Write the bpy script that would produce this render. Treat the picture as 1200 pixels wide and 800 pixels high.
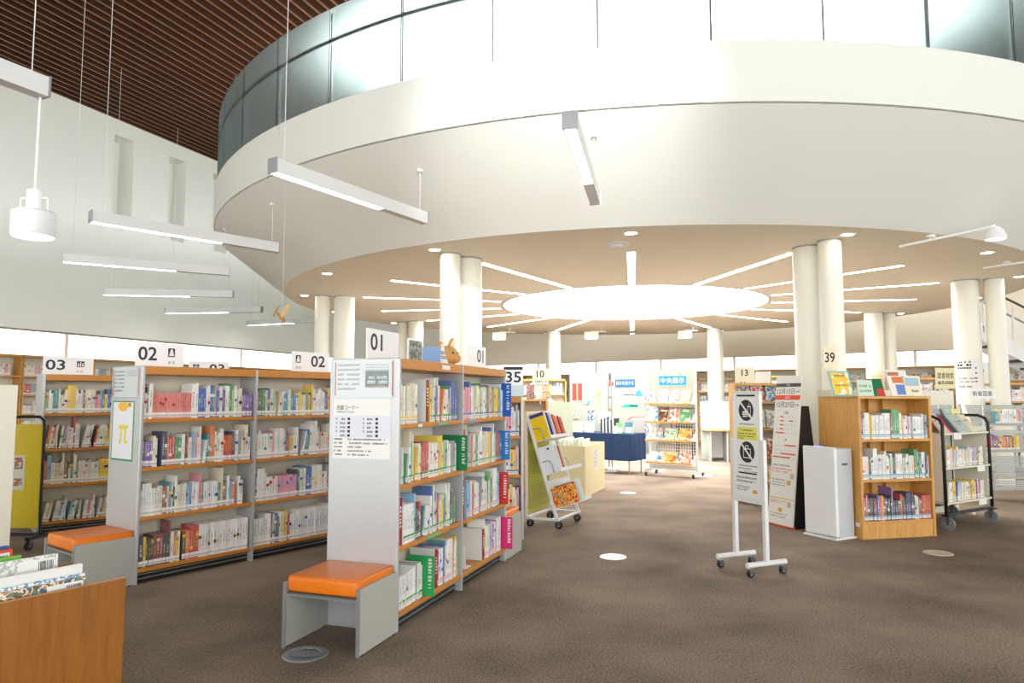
import bpy, math, random
from mathutils import Vector, Matrix
R = math.radians
for o in list(bpy.data.objects): bpy.data.objects.remove(o)
scene = bpy.context.scene
COL = scene.collection
# ------------------------------------------------------------------ camera
F, HOR, EYE = 822.86, 465.17, 1.42
PITCH = math.atan2(HOR - 400, F)
cd = bpy.data.cameras.new('camera'); cam = bpy.data.objects.new('camera', cd); COL.objects.link(cam)
cd.sensor_width = 36.0; cd.lens = F / 1200 * 36; cd.clip_end = 200
cam.location = (0, 0, EYE); cam.rotation_euler = (R(90) + PITCH, 0, 0)
scene.camera = cam
# ------------------------------------------------------------------ world + exposure
w = bpy.data.worlds.new('world'); scene.world = w; w.use_nodes = True
w.node_tree.nodes['Background'].inputs[0].default_value = (0.98, 0.985, 0.96, 1)
w.node_tree.nodes['Background'].inputs[1].default_value = 1.85
vs = scene.view_settings
vs.view_transform = 'Standard'; vs.look = 'None'; vs.gamma = 1; vs.exposure = 1.03; vs.use_curve_mapping = False
E_DISC, E_STRIP, E_PEND, E_DOWN, E_SKY, E_WIN = 6.6, 14.0, 13.0, 45.0, 7.5, 1.7
# ------------------------------------------------------------------ pixel -> world
def ray(px, py):
    x = (px - 600) / F; y = -(py - 400) / F
    c, s = math.cos(PITCH), math.sin(PITCH)
    return Vector((x, c - s * y, s + c * y))
def at_z(px, py, z):
    d = ray(px, py); t = (z - EYE) / d.z
    return Vector((d.x * t, d.y * t, z))
def fl(px, py): return at_z(px, py, 0)
def at_y(px, py, y):
    d = ray(px, py); t = y / d.y
    return Vector((d.x * t, y, EYE + d.z * t))
# ------------------------------------------------------------------ materials
def lin(c):
    if isinstance(c, str): c = tuple(int(c[i:i+2], 16) for i in (0, 2, 4))
    return tuple((v/255/12.92 if v/255 <= .04045 else ((v/255 + .055)/1.055)**2.4) for v in c) + (1,)
MATS = {}
def base_mat(name):
    m = bpy.data.materials.new(name); m.use_nodes = True
    return m, m.node_tree.nodes, m.node_tree.links, m.node_tree.nodes['Principled BSDF']
def mat(name, col, rough=.5, metal=0, var=.05, scale=6, bump=0, bscale=None, emit=0, spec=None, stretch=None):
    if name in MATS: return MATS[name]
    m, N, L, P = base_mat(name); c = lin(col)
    P.inputs['Roughness'].default_value = rough; P.inputs['Metallic'].default_value = metal
    if spec is not None: P.inputs['Specular IOR Level'].default_value = spec
    tc = N.new('ShaderNodeTexCoord'); mp = N.new('ShaderNodeMapping'); L.new(tc.outputs['Object'], mp.inputs[0])
    if stretch: mp.inputs['Scale'].default_value = stretch
    nz = N.new('ShaderNodeTexNoise'); nz.inputs['Scale'].default_value = scale; nz.inputs['Detail'].default_value = 4
    L.new(mp.outputs[0], nz.inputs['Vector'])
    mx = N.new('ShaderNodeMix'); mx.data_type = 'RGBA'
    mx.inputs[6].default_value = tuple(v*(1-var) for v in c[:3]) + (1,)
    mx.inputs[7].default_value = tuple(min(1, v*(1+var)) for v in c[:3]) + (1,)
    L.new(nz.outputs[0], mx.inputs[0]); L.new(mx.outputs[2], P.inputs['Base Color'])
    if emit:
        L.new(mx.outputs[2], P.inputs['Emission Color']); P.inputs['Emission Strength'].default_value = emit
    if bump:
        n2 = N.new('ShaderNodeTexNoise'); n2.inputs['Scale'].default_value = bscale or 60
        L.new(tc.outputs['Object'], n2.inputs['Vector'])
        b = N.new('ShaderNodeBump'); b.inputs['Strength'].default_value = bump; b.inputs['Distance'].default_value = .01
        L.new(n2.outputs[0], b.inputs['Height']); L.new(b.outputs[0], P.inputs['Normal'])
    MATS[name] = m; return m
def wood(name, c1, c2, rough=.4, grain=(2, 2, 40), scale=3):
    if name in MATS: return MATS[name]
    m, N, L, P = base_mat(name)
    tc = N.new('ShaderNodeTexCoord'); mp = N.new('ShaderNodeMapping'); mp.inputs['Scale'].default_value = grain
    L.new(tc.outputs['Object'], mp.inputs[0])
    nz = N.new('ShaderNodeTexNoise'); nz.inputs['Scale'].default_value = scale; nz.inputs['Detail'].default_value = 6; nz.inputs['Distortion'].default_value = .6
    L.new(mp.outputs[0], nz.inputs['Vector'])
    cr = N.new('ShaderNodeValToRGB'); cr.color_ramp.elements[0].position = .3; cr.color_ramp.elements[1].position = .72
    cr.color_ramp.elements[0].color = lin(c1); cr.color_ramp.elements[1].color = lin(c2)
    L.new(nz.outputs[0], cr.inputs[0]); L.new(cr.outputs[0], P.inputs['Base Color'])
    P.inputs['Roughness'].default_value = rough
    MATS[name] = m; return m
def emis(name, col, strength):
    if name in MATS: return MATS[name]
    m, N, L, P = base_mat(name); N.remove(P)
    e = N.new('ShaderNodeEmission'); e.inputs[1].default_value = strength
    tc = N.new('ShaderNodeTexCoord'); nz = N.new('ShaderNodeTexNoise'); nz.inputs['Scale'].default_value = 1.5
    L.new(tc.outputs['Object'], nz.inputs['Vector'])
    mx = N.new('ShaderNodeMix'); mx.data_type = 'RGBA'; c = lin(col)
    mx.inputs[6].default_value = c; mx.inputs[7].default_value = tuple(v*.96 for v in c[:3]) + (1,)
    L.new(nz.outputs[0], mx.inputs[0]); L.new(mx.outputs[2], e.inputs[0])
    L.new(e.outputs[0], N['Material Output'].inputs[0])
    MATS[name] = m; return m
def carpet():
    m, N, L, P = base_mat('carpet')
    tc = N.new('ShaderNodeTexCoord')
    mp = N.new('ShaderNodeMapping'); mp.inputs['Rotation'].default_value = (0, 0, R(-32)); L.new(tc.outputs['Object'], mp.inputs[0])
    ck = N.new('ShaderNodeTexChecker'); ck.inputs['Scale'].default_value = 2.0; L.new(mp.outputs[0], ck.inputs['Vector'])
    fine = []
    for sc in ((60, 210, 1), (210, 60, 1)):
        a = N.new('ShaderNodeMapping'); a.inputs['Scale'].default_value = sc; L.new(mp.outputs[0], a.inputs[0])
        n = N.new('ShaderNodeTexNoise'); n.inputs['Scale'].default_value = 1; n.inputs['Detail'].default_value = 2; L.new(a.outputs[0], n.inputs['Vector'])
        fine.append(n)
    fm = N.new('ShaderNodeMix'); fm.data_type = 'FLOAT'; L.new(ck.outputs['Fac'], fm.inputs[0]); L.new(fine[0].outputs[0], fm.inputs[2]); L.new(fine[1].outputs[0], fm.inputs[3])
    big = N.new('ShaderNodeTexNoise'); big.inputs['Scale'].default_value = 1.1; big.inputs['Detail'].default_value = 3; L.new(tc.outputs['Object'], big.inputs['Vector'])
    bm = N.new('ShaderNodeMath'); bm.operation = 'MULTIPLY_ADD'; L.new(big.outputs[0], bm.inputs[0]); bm.inputs[1].default_value = .55; L.new(fm.outputs[0], bm.inputs[2])
    cr = N.new('ShaderNodeValToRGB'); cr.color_ramp.elements[0].position = .55; cr.color_ramp.elements[1].position = 1.05
    cr.color_ramp.elements[0].color = lin((84, 72, 63)); cr.color_ramp.elements[1].color = lin((174, 156, 138))
    L.new(bm.outputs[0], cr.inputs[0]); L.new(cr.outputs[0], P.inputs['Base Color'])
    P.inputs['Roughness'].default_value = .95; P.inputs['Specular IOR Level'].default_value = .1
    b = N.new('ShaderNodeBump'); b.inputs['Strength'].default_value = .5; b.inputs['Distance'].default_value = .01
    L.new(fm.outputs[0], b.inputs['Height']); L.new(b.outputs[0], P.inputs['Normal'])
    return m
def frosted():
    m, N, L, P = base_mat('frosted_glass'); N.remove(P)
    t = N.new('ShaderNodeBsdfTransparent'); t.inputs[0].default_value = (.66, .74, .71, 1)
    rf = N.new('ShaderNodeBsdfRefraction'); rf.inputs[0].default_value = (.74, .80, .78, 1); rf.inputs['Roughness'].default_value = .38; rf.inputs['IOR'].default_value = 1.35
    tl = N.new('ShaderNodeBsdfTranslucent'); tl.inputs[0].default_value = (.72, .80, .78, 1)
    nz = N.new('ShaderNodeTexNoise'); nz.inputs['Scale'].default_value = 3
    mr = N.new('ShaderNodeMapRange'); mr.inputs[3].default_value = .04; mr.inputs[4].default_value = .07; L.new(nz.outputs[0], mr.inputs[0])
    a = N.new('ShaderNodeMixShader'); a.inputs[0].default_value = .3; L.new(rf.outputs[0], a.inputs[1]); L.new(t.outputs[0], a.inputs[2])
    b = N.new('ShaderNodeMixShader'); L.new(mr.outputs[0], b.inputs[0]); L.new(a.outputs[0], b.inputs[1]); L.new(tl.outputs[0], b.inputs[2])
    L.new(b.outputs[0], N['Material Output'].inputs[0]); return m
def clearplastic():
    m, N, L, P = base_mat('clear_plastic'); N.remove(P)
    t = N.new('ShaderNodeBsdfTransparent'); t.inputs[0].default_value = (.93, .95, .96, 1)
    g = N.new('ShaderNodeBsdfGlossy'); g.inputs['Roughness'].default_value = .12
    f = N.new('ShaderNodeLayerWeight'); f.inputs[0].default_value = .08
    a = N.new('ShaderNodeMixShader'); a.inputs[0].default_value = .05; L.new(t.outputs[0], a.inputs[1]); L.new(g.outputs[0], a.inputs[2])
    L.new(a.outputs[0], N['Material Output'].inputs[0]); return m
def perforated():
    m, N, L, P = base_mat('perforated_steel')
    P.inputs['Base Color'].default_value = lin((186, 190, 190)); P.inputs['Roughness'].default_value = .4; P.inputs['Metallic'].default_value = .2
    tc = N.new('ShaderNodeTexCoord'); sp = N.new('ShaderNodeSeparateXYZ'); L.new(tc.outputs['UV'], sp.inputs[0])
    sq = []
    for k in (0, 1):
        a = N.new('ShaderNodeMath'); a.operation = 'MULTIPLY'; a.inputs[1].default_value = 33; L.new(sp.outputs[k], a.inputs[0])
        f = N.new('ShaderNodeMath'); f.operation = 'FRACT'; L.new(a.outputs[0], f.inputs[0])
        s = N.new('ShaderNodeMath'); s.operation = 'SUBTRACT'; s.inputs[1].default_value = .5; L.new(f.outputs[0], s.inputs[0])
        q = N.new('ShaderNodeMath'); q.operation = 'MULTIPLY'; L.new(s.outputs[0], q.inputs[0]); L.new(s.outputs[0], q.inputs[1]); sq.append(q)
    ad = N.new('ShaderNodeMath'); L.new(sq[0].outputs[0], ad.inputs[0]); L.new(sq[1].outputs[0], ad.inputs[1])
    gt = N.new('ShaderNodeMath'); gt.operation = 'GREATER_THAN'; gt.inputs[1].default_value = .085; L.new(ad.outputs[0], gt.inputs[0])
    L.new(gt.outputs[0], P.inputs['Alpha']); return m
def book_material():
    m, N, L, P = base_mat('book_cover')
    def attr(n):
        a = N.new('ShaderNodeAttribute'); a.attribute_type = 'GEOMETRY'; a.attribute_name = n; return a
    base, ink, stk, rnd = attr('base'), attr('ink'), attr('stk'), attr('rnd')
    uv = N.new('ShaderNodeUVMap'); sp = N.new('ShaderNodeSeparateXYZ'); L.new(uv.outputs[0], sp.inputs[0])
    U, V = sp.outputs[0], sp.outputs[1]
    def mt(op, a, b=None, c=None):
        n = N.new('ShaderNodeMath'); n.operation = op
        for i, x in enumerate((a, b, c)):
            if x is None: continue
            if isinstance(x, (int, float)): n.inputs[i].default_value = x
            else: L.new(x, n.inputs[i])
        return n.outputs[0]
    spine = mt('GREATER_THAN', U, -.5)
    # lettering strokes
    cb = N.new('ShaderNodeCombineXYZ'); L.new(mt('MULTIPLY', U, 2.6), cb.inputs[0]); L.new(mt('MULTIPLY', V, 210), cb.inputs[1]); L.new(mt('MULTIPLY', rnd.outputs['Fac'], 391), cb.inputs[2])
    nz = N.new('ShaderNodeTexNoise'); nz.inputs['Scale'].default_value = 1; nz.inputs['Detail'].default_value = 1; L.new(cb.outputs[0], nz.inputs['Vector'])
    stroke = mt('GREATER_THAN', nz.outputs[0], .49)
    inu = mt('LESS_THAN', mt('ABSOLUTE', mt('SUBTRACT', U, .5)), .2)
    inv = mt('MULTIPLY', mt('GREATER_THAN', V, .085), mt('LESS_THAN', V, mt('MULTIPLY_ADD', rnd.outputs['Fac'], .10, .14)))
    title = mt('MULTIPLY', mt('MULTIPLY', stroke, inu), mt('MULTIPLY', inv, spine))
    # accent band
    r2 = mt('FRACT', mt('MULTIPLY', rnd.outputs['Fac'], 7.31))
    r3 = mt('FRACT', mt('MULTIPLY', rnd.outputs['Fac'], 13.7))
    bz = mt('MULTIPLY_ADD', r3, .12, .08)
    band = mt('MULTIPLY', mt('LESS_THAN', mt('ABSOLUTE', mt('SUBTRACT', V, bz)), mt('MULTIPLY', r2, .014)), mt('GREATER_THAN', r2, .7))
    band = mt('MULTIPLY', band, spine)
    stickm = mt('MULTIPLY', mt('MULTIPLY', mt('GREATER_THAN', V, .012), mt('LESS_THAN', V, .05)), mt('MULTIPLY', spine, stk.outputs['Alpha']))
    stickc = mt('MULTIPLY', mt('LESS_THAN', mt('ABSOLUTE', mt('SUBTRACT', V, .042)), .007), stickm)
    line = mt('MULTIPLY', mt('LESS_THAN', mt('ABSOLUTE', mt('SUBTRACT', V, .024)), .0045), stickm)
    def mix(f, a, b):
        x = N.new('ShaderNodeMix'); x.data_type = 'RGBA'; L.new(f, x.inputs[0])
        L.new(a, x.inputs[6])
        if isinstance(b, tuple): x.inputs[7].default_value = b
        else: L.new(b, x.inputs[7])
        return x.outputs[2]
    c = mix(band, base.outputs['Color'], ink.outputs['Color'])
    c = mix(mt('MULTIPLY', title, .72), c, ink.outputs['Color'])
    c = mix(stickm, c, (.85, .85, .83, 1))
    c = mix(stickc, c, stk.outputs['Color'])
    c = mix(line, c, (.55, .5, .5, 1))
    L.new(c, P.inputs['Base Color']); P.inputs['Roughness'].default_value = .38
    return m
def print_mat(name, cols, scale=9, bg=None, rough=.35):
    """a printed cover: blotches of a few colours"""
    if name in MATS: return MATS[name]
    m, N, L, P = base_mat(name)
    tc = N.new('ShaderNodeTexCoord'); nz = N.new('ShaderNodeTexNoise'); nz.inputs['Scale'].default_value = scale; nz.inputs['Detail'].default_value = 2.5
    L.new(tc.outputs['Object'], nz.inputs['Vector'])
    cr = N.new('ShaderNodeValToRGB'); cr.color_ramp.interpolation = 'CONSTANT'
    els = cr.color_ramp.elements
    n = len(cols)
    els[0].position = 0; els[0].color = lin(cols[0]); els[1].position = .36 + .28/n; els[1].color = lin(cols[1 % n])
    for i in range(2, n):
        e = els.new(.36 + .28*i/n); e.color = lin(cols[i])
    L.new(nz.outputs[0], cr.inputs[0]); L.new(cr.outputs[0], P.inputs['Base Color']); P.inputs['Roughness'].default_value = rough
    MATS[name] = m; return m

M_WALL = mat('wall_paint', (244, 245, 238), .85, var=.015, scale=2, bump=.05, bscale=200)
M_RING = mat('ring_paint', (232, 233, 226), .75, var=.01, scale=1)
M_LOW = mat('warm_lit_low_ceiling', (248, 240, 222), .8, var=.012, scale=1)  # warm glow of the downlights put into the ceiling colour
M_WARMLIT = mat('warm_lit_wall', (240, 226, 200), .85, var=.015, scale=1)  # whitish wall; its beige is warm lamp light painted in
M_COLUMN = mat('column_paint', (240, 240, 228), .45, var=.015, scale=1)
M_SILVER = mat('silver_panel', (196, 198, 200), .38, .35, var=.03, scale=5, bump=.03, bscale=300)
M_ALU = mat('aluminium', (176, 180, 184), .35, .7, var=.03)
M_GREY = mat('grey_laminate', (176, 176, 168), .55, var=.03, scale=40)
M_DGREY = mat('dark_grey_panel', (92, 94, 96), .5, .2, var=.05)
M_CREAM = mat('cream_steel', (226, 222, 204), .5, var=.02)
M_BLACK = mat('black_plastic', (28, 28, 30), .5, var=.1)
M_INK = mat('black_ink', (36, 38, 44), .6, var=.05)
M_GINK = mat('grey_ink', (120, 122, 128), .6, var=.05)
M_WHITE = mat('white_plastic', (240, 241, 242), .4, var=.01)
M_PAPER = mat('paper', (236, 236, 232), .7, var=.015, scale=3)
M_WMETAL = mat('white_metal', (228, 230, 230), .4, .05, var=.02)
M_ORANGE = mat('orange_leather', (234, 124, 22), .33, var=.06, scale=14, bump=.12, bscale=160)
M_SHELFW = wood('shelf_wood', (188, 116, 36), (214, 146, 60), .4, (30, 4, 30))
M_OAK = wood('oak_wood', (202, 144, 70), (222, 170, 94), .4, (12, 12, 1.2), 4)
M_BINW = wood('bin_wood', (138, 82, 16), (162, 102, 30), .42, (9, 9, .8), 4)
M_DARKW = wood('slat_wood', (52, 30, 19), (88, 52, 31), .5, (8, 1, 8), 3)
M_LITEDGE = wood('slat_lit_edge', (108, 66, 40), (146, 94, 58), .5, (1, 8, 8), 3)  # lighter copy of the slat wood, paints light on the lower edges
M_ROOF = mat('roof_board', (34, 22, 16), .8, var=.15)
M_BOARD = mat('pin_board', (190, 188, 178), .8, var=.02)
M_GLASS = frosted(); M_CLEAR = clearplastic(); M_PERF = perforated(); M_BOOK = book_material(); M_CARPET = carpet()
M_PAGES = mat('book_pages', (232, 226, 208), .8, var=.05, scale=60)
M_E_DISC = emis('skylight_glow', (252, 253, 255), E_DISC)
M_E_STRIP = emis('strip_glow', (255, 252, 246), E_STRIP)
M_E_PEND = emis('tube_glow', (250, 251, 255), E_PEND)
M_E_DOWN = emis('downlight_glow', (255, 236, 205), E_DOWN)
M_E_SPOT = emis('spot_glow', (255, 244, 224), 9.0)
M_E_SKY = emis('roof_light_glow', (246, 250, 255), E_SKY)
M_E_WIN = emis('window_glow', (255, 253, 246), E_WIN)
# ------------------------------------------------------------------ mesh builder
class MB:
    def __init__(s): s.v, s.f, s.m, s.uv = [], [], [], {}
    def add(s, vs, fs, m=0, xf=None):
        k = len(s.v)
        s.v += [tuple((xf @ Vector(v)) if xf else v) for v in vs]
        for f in fs: s.f.append(tuple(i + k for i in f)); s.m.append(m)
        return s
    def box(s, x0, x1, y0, y1, z0, z1, m=0, xf=None):
        return s.add([(x0,y0,z0),(x1,y0,z0),(x1,y1,z0),(x0,y1,z0),(x0,y0,z1),(x1,y0,z1),(x1,y1,z1),(x0,y1,z1)],
                     [(3,2,1,0),(4,5,6,7),(0,1,5,4),(1,2,6,5),(2,3,7,6),(3,0,4,7)], m, xf)
    def bar(s, p0, p1, wx, wy, m=0, up=(0,0,1)):
        p0, p1 = Vector(p0), Vector(p1); d = (p1 - p0); l = d.length; d.normalize(); up = Vector(up)
        if abs(d.dot(up)) > .98: up = Vector((0, 1, 0))
        a = d.cross(up).normalized(); b = a.cross(d)
        vs = [p + a*wx/2*i + b*wy/2*j for p in (p0, p1) for i, j in ((-1,-1),(1,-1),(1,1),(-1,1))]
        return s.add([tuple(v) for v in vs], [(3,2,1,0),(4,5,6,7),(0,1,5,4),(1,2,6,5),(2,3,7,6),(3,0,4,7)], m)
    def tube(s, pts, r, n=10, m=0, closed=False, caps=True):
        pts = [Vector(p) for p in pts]; rs = r if isinstance(r, (list, tuple)) else [r]*len(pts)
        vs, fs = [], []; a = None
        for i, p in enumerate(pts):
            if closed: t = pts[(i+1) % len(pts)] - pts[i-1]
            else: t = pts[min(i+1, len(pts)-1)] - pts[max(i-1, 0)]
            t.normalize()
            if a is None:
                a = t.cross(Vector((0,0,1)))
                if a.length < .05: a = t.cross(Vector((0,1,0)))
            else: a = a - t*a.dot(t)
            a.normalize(); b = t.cross(a)
            vs += [tuple(p + (a*math.cos(2*math.pi*k/n) + b*math.sin(2*math.pi*k/n))*rs[i]) for k in range(n)]
        q = len(pts)
        for i in range(q if closed else q-1):
            j = (i+1) % q
            for k in range(n): fs.append((i*n+k, i*n+(k+1) % n, j*n+(k+1) % n, j*n+k))
        if caps and not closed: fs += [tuple(reversed(range(n))), tuple(range((q-1)*n, q*n))]
        return s.add(vs, fs, m)
    def cyl(s, p0, p1, r, n=20, m=0): return s.tube([p0, p1], r, n, m)
    def lathe(s, prof, n=24, c=(0,0,0), m=0, xf=None, cap=True):
        vs = [(c[0]+r*math.cos(2*math.pi*k/n), c[1]+r*math.sin(2*math.pi*k/n), c[2]+z) for r, z in prof for k in range(n)]
        fs = [(i*n+k, i*n+(k+1) % n, (i+1)*n+(k+1) % n, (i+1)*n+k) for i in range(len(prof)-1) for k in range(n)]
        if cap: fs += [tuple(reversed(range(n))), tuple(range((len(prof)-1)*n, len(prof)*n))]
        return s.add(vs, fs, m, xf)
    def prism(s, poly, d, m=0):
        """poly: 3D points of one face, d: extrusion vector"""
        n = len(poly); d = Vector(d)
        vs = [tuple(p) for p in poly] + [tuple(Vector(p) + d) for p in poly]
        fs = [tuple(reversed(range(n))), tuple(range(n, 2*n))] + [(i, (i+1) % n, n+(i+1) % n, n+i) for i in range(n)]
        return s.add(vs, fs, m)
    def build(s, name, mats, parent=None, smooth=False, bevel=0, seg=2, uvs=None, loc=None):
        me = bpy.data.meshes.new(name); me.from_pydata(s.v, [], s.f)
        for x in (mats if isinstance(mats, (list, tuple)) else [mats]): me.materials.append(x)
        if any(s.m): me.polygons.foreach_set('material_index', s.m)
        if uvs:
            l = me.uv_layers.new(name='UVMap')
            for p in me.polygons:
                for li in p.loop_indices: l.data[li].uv = uvs(me.vertices[me.loops[li].vertex_index].co)
        if smooth: me.polygons.foreach_set('use_smooth', [True]*len(me.polygons))
        me.update(); o = bpy.data.objects.new(name, me); COL.objects.link(o)
        if parent: o.parent = parent
        if loc is not None: o.location = loc
        if smooth == 'auto':
            md = o.modifiers.new('edges', 'EDGE_SPLIT'); md.split_angle = R(35)
        if bevel:
            b = o.modifiers.new('bevel', 'BEVEL'); b.width = bevel; b.segments = seg; b.limit_method = 'ANGLE'; b.angle_limit = R(40)
            if seg > 2: me.polygons.foreach_set('use_smooth', [True]*len(me.polygons))
        return o
def tag(o, label, cat, group=None):
    o['label'] = label; o['category'] = cat
    if group: o['group'] = group
    return o
def struct(o, label=None):
    o['kind'] = 'structure'
    if label: o['label'] = label
    return o
def thing(name, label, cat, loc=(0,0,0), rz=0, group=None):
    o = bpy.data.objects.new(name, None); o.empty_display_size = .1; COL.objects.link(o)
    o.location = loc; o.rotation_euler = (0, 0, rz); return tag(o, label, cat, group)
def copy_thing(root, loc, rz, label, group=None):
    r = root.copy(); COL.objects.link(r); r.location = loc; r.rotation_euler = (0, 0, rz); r['label'] = label
    if group: r['group'] = group
    for ch in list(root.children):
        c = ch.copy(); COL.objects.link(c); c.parent = r
        for g in list(ch.children):
            d = g.copy(); COL.objects.link(d); d.parent = c
    return r
def frame_of(a_deg):  # a compass direction (0 = +Y, positive to +X) as a z rotation of local +X
    return R(90 - a_deg)
_tc = {}
def text_geo(s):
    if s in _tc: return _tc[s]
    c = bpy.data.curves.new('t', 'FONT'); c.body = s; c.resolution_u = 3; c.offset = .016 if s.isdigit() else .003
    o = bpy.data.objects.new('t', c); COL.objects.link(o); bpy.context.view_layer.update()
    me = bpy.data.meshes.new_from_object(o.evaluated_get(bpy.context.evaluated_depsgraph_get()))
    vs = [(v.co.x, v.co.y) for v in me.vertices]; fs = [tuple(p.vertices) for p in me.polygons]
    bpy.data.objects.remove(o); bpy.data.curves.remove(c); bpy.data.meshes.remove(me)
    x0, x1 = min(v[0] for v in vs), max(v[0] for v in vs); y0, y1 = min(v[1] for v in vs), max(v[1] for v in vs)
    _tc[s] = ([((x-x0), (y-y0)) for x, y in vs], fs, x1-x0, y1-y0); return _tc[s]
def txt(parent, s, o, xd, yd, h, m, width=None, center=False, name='lettering'):
    """flat lettering of height h with its lower left (or centre) at o; xd, yd unit vectors"""
    vs, fs, W, H = text_geo(s); o, xd, yd = Vector(o), Vector(xd), Vector(yd)
    sy = h/H; sx = (width/W) if width else sy
    if center: o = o - xd*W*sx/2 - yd*h/2
    b = MB(); b.add([tuple(o + xd*x*sx + yd*y*sy) for x, y in vs], fs)
    return b.build(name, m, parent)
def greek(parent, o, xd, yd, rows, m, rng, name='lettering', ch=.9):
    """rows of small unreadable print: (x0, x1, y, h)"""
    b = MB(); o, xd, yd = Vector(o), Vector(xd), Vector(yd)
    for x0, x1, y, h in rows:
        x = x0
        while x < x1:
            wd = min(h*rng.uniform(.6, 1.0), x1 - x)
            if rng.random() < .9:
                for q in range(2):
                    ya = y + h*(.05 + .5*q); yb = ya + h*rng.uniform(.22, .42)
                    b.add([tuple(o+xd*x+yd*ya), tuple(o+xd*(x+wd*ch)+yd*ya), tuple(o+xd*(x+wd*ch)+yd*yb), tuple(o+xd*x+yd*yb)], [(0,1,2,3)])
            x += wd*1.12
    return b.build(name, m, parent)
def plate(o, xd, yd, w, h, t, b=None):
    """a thin plate, lower left o, thickness t behind the front face (front normal = xd x yd)"""
    b = b or MB(); o, xd, yd = Vector(o), Vector(xd), Vector(yd); n = xd.cross(yd)
    b.prism([o - n*t, o + xd*w - n*t, o + xd*w + yd*h - n*t, o + yd*h - n*t], n*t); return b
def disc_poly(c, xd, yd, r, n=28):
    c, xd, yd = Vector(c), Vector(xd), Vector(yd)
    return [c + xd*r*math.cos(2*math.pi*k/n) + yd*r*math.sin(2*math.pi*k/n) for k in range(n)]
# ------------------------------------------------------------------ the ring (mezzanine over the round hall)
S = 1.95
CX, CY = 1.3136*S, 7.6315*S
RL, RU, RS = 3.6202*S, 4.2331*S, 1.4144*S
ZL, ZU, ZT = EYE + S, EYE + 1.4723*S, EYE + 1.7922*S
PHI0 = math.atan2(-CY, -CX)
def ringp(az, r, z):  # az in degrees from the direction of the viewer's seat, positive clockwise seen from above
    a = PHI0 - R(az); return (CX + r*math.cos(a), CY + r*math.sin(a), z)
ZC, ZB = 7.97, 2.82          # wooden ceiling, lower edge of the upper walls
# floor
b = MB(); b.add([(-30,-4,0),(30,-4,0),(30,40,0),(-30,40,0)], [(0,1,2,3)])
struct(b.build('floor', M_CARPET), 'brown carpet floor with soft blotches and fine ribbing')
# ---- upper walls and outer aisle
WP = at_z(7, 383, ZB); WD = Vector((math.sin(R(20.9)), math.cos(R(20.9)), 0)); WN = Vector((WD.y, -WD.x, 0))
BP = at_z(593, 427, ZB); BQ = at_z(1116, 409, ZB); BD = (BQ - BP).normalized(); BN = Vector((BD.y, -BD.x, 0))
if BN.y > 0: BN = -BN
def meet(p, d, q, e):
    det = d.x*(-e.y) + e.x*d.y; r = q - p; t = (r.x*(-e.y) + e.x*r.y)/det; return p + d*t
CORN = meet(WP, WD, BP, BD)
def on_wall(px, py):
    d = ray(px, py); o = Vector((0, 0, EYE)); t = (WP - o).dot(WN)/d.dot(WN); q = o + d*t
    return (q - WP).dot(WD), q.z
slots = []
for (x0, x1, yt, yb) in ((134, 158, 156, 262), (198.5, 219, 181, 281), (250, 268, 205, 293)):
    t0, zt = on_wall(x0, yt); t1, _ = on_wall(x1, yt+4); _, zb = on_wall(x0, yb); slots.append((t0, t1, zb, zt))
zb = sum(s_[2] for s_ in slots[1:])/2; zt = sum(s_[3] for s_ in slots)/3
TH = .45
XW = Matrix(((WD.x, WN.x, 0, WP.x), (WD.y, WN.y, 0, WP.y), (0, 0, 1, 0), (0, 0, 0, 1)))
T0, T1 = -22.0, (CORN - WP).length
b = MB(); t = T0
for s_ in slots:
    b.box(t, s_[0], -TH, 0, ZB, ZC, xf=XW); b.box(s_[0], s_[1], -TH, 0, ZB, zb, xf=XW); b.box(s_[0], s_[1], -TH, 0, zt, ZC, xf=XW); t = s_[1]
b.box(t, T1, -TH, 0, ZB, ZC, xf=XW)
wl = struct(b.build('wall_left', M_WALL), 'tall white plaster wall with narrow deep slots under the wooden ceiling')
b = MB(); b.box(slots[0][0]-.3, slots[2][1]+.3, -TH-.25, -TH, zb-.3, zt+.3, xf=XW)
b.build('slot_backing', M_WALL, wl)
XB = Matrix(((BD.x, BN.x, 0, CORN.x), (BD.y, BN.y, 0, CORN.y), (0, 0, 1, 0), (0, 0, 0, 1)))
LB = 34.0
b = MB(); b.box(0, LB, -TH, 0, ZB, ZC, xf=XB)
struct(b.build('wall_back', M_WARMLIT), 'plaster band of the upper back wall above the book stacks, warm light painted in as beige')
AIS = 2.9  # depth of the low aisle behind the upper walls
def aisle(XF, a, c, tag_, wins):
    b = MB(); b.box(a, c, -AIS-.2, -AIS, 0, 2.46, xf=XF); b.box(a, c, -AIS-.2, -AIS, 3.25, 3.4, xf=XF)
    w_ = struct(b.build('wall_'+tag_, M_WALL))
    b = MB(); b.box(a, c, -AIS-.2, -TH, 3.22, 3.32, xf=XF)
    struct(b.build('ceiling_aisle_'+tag_, M_WALL))
    n = wins; st = (c-a)/n
    for i in range(n):
        b = MB(); b.box(a+i*st+.05, a+(i+1)*st-.05, -AIS-.12, -AIS-.08, 2.48, 3.25, xf=XF)
        b.build('window_pane', M_E_WIN, w_)
        b = MB(); b.box(a+i*st-.05, a+i*st+.05, -AIS-.16, -AIS-.02, 2.46, 3.25, xf=XF)
        b.build('mullion', M_WHITE, w_)
aisle(XW, T0, T1 + AIS, 'outer_left', 14)
aisle(XB, -AIS, LB, 'outer_back', 12)
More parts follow.
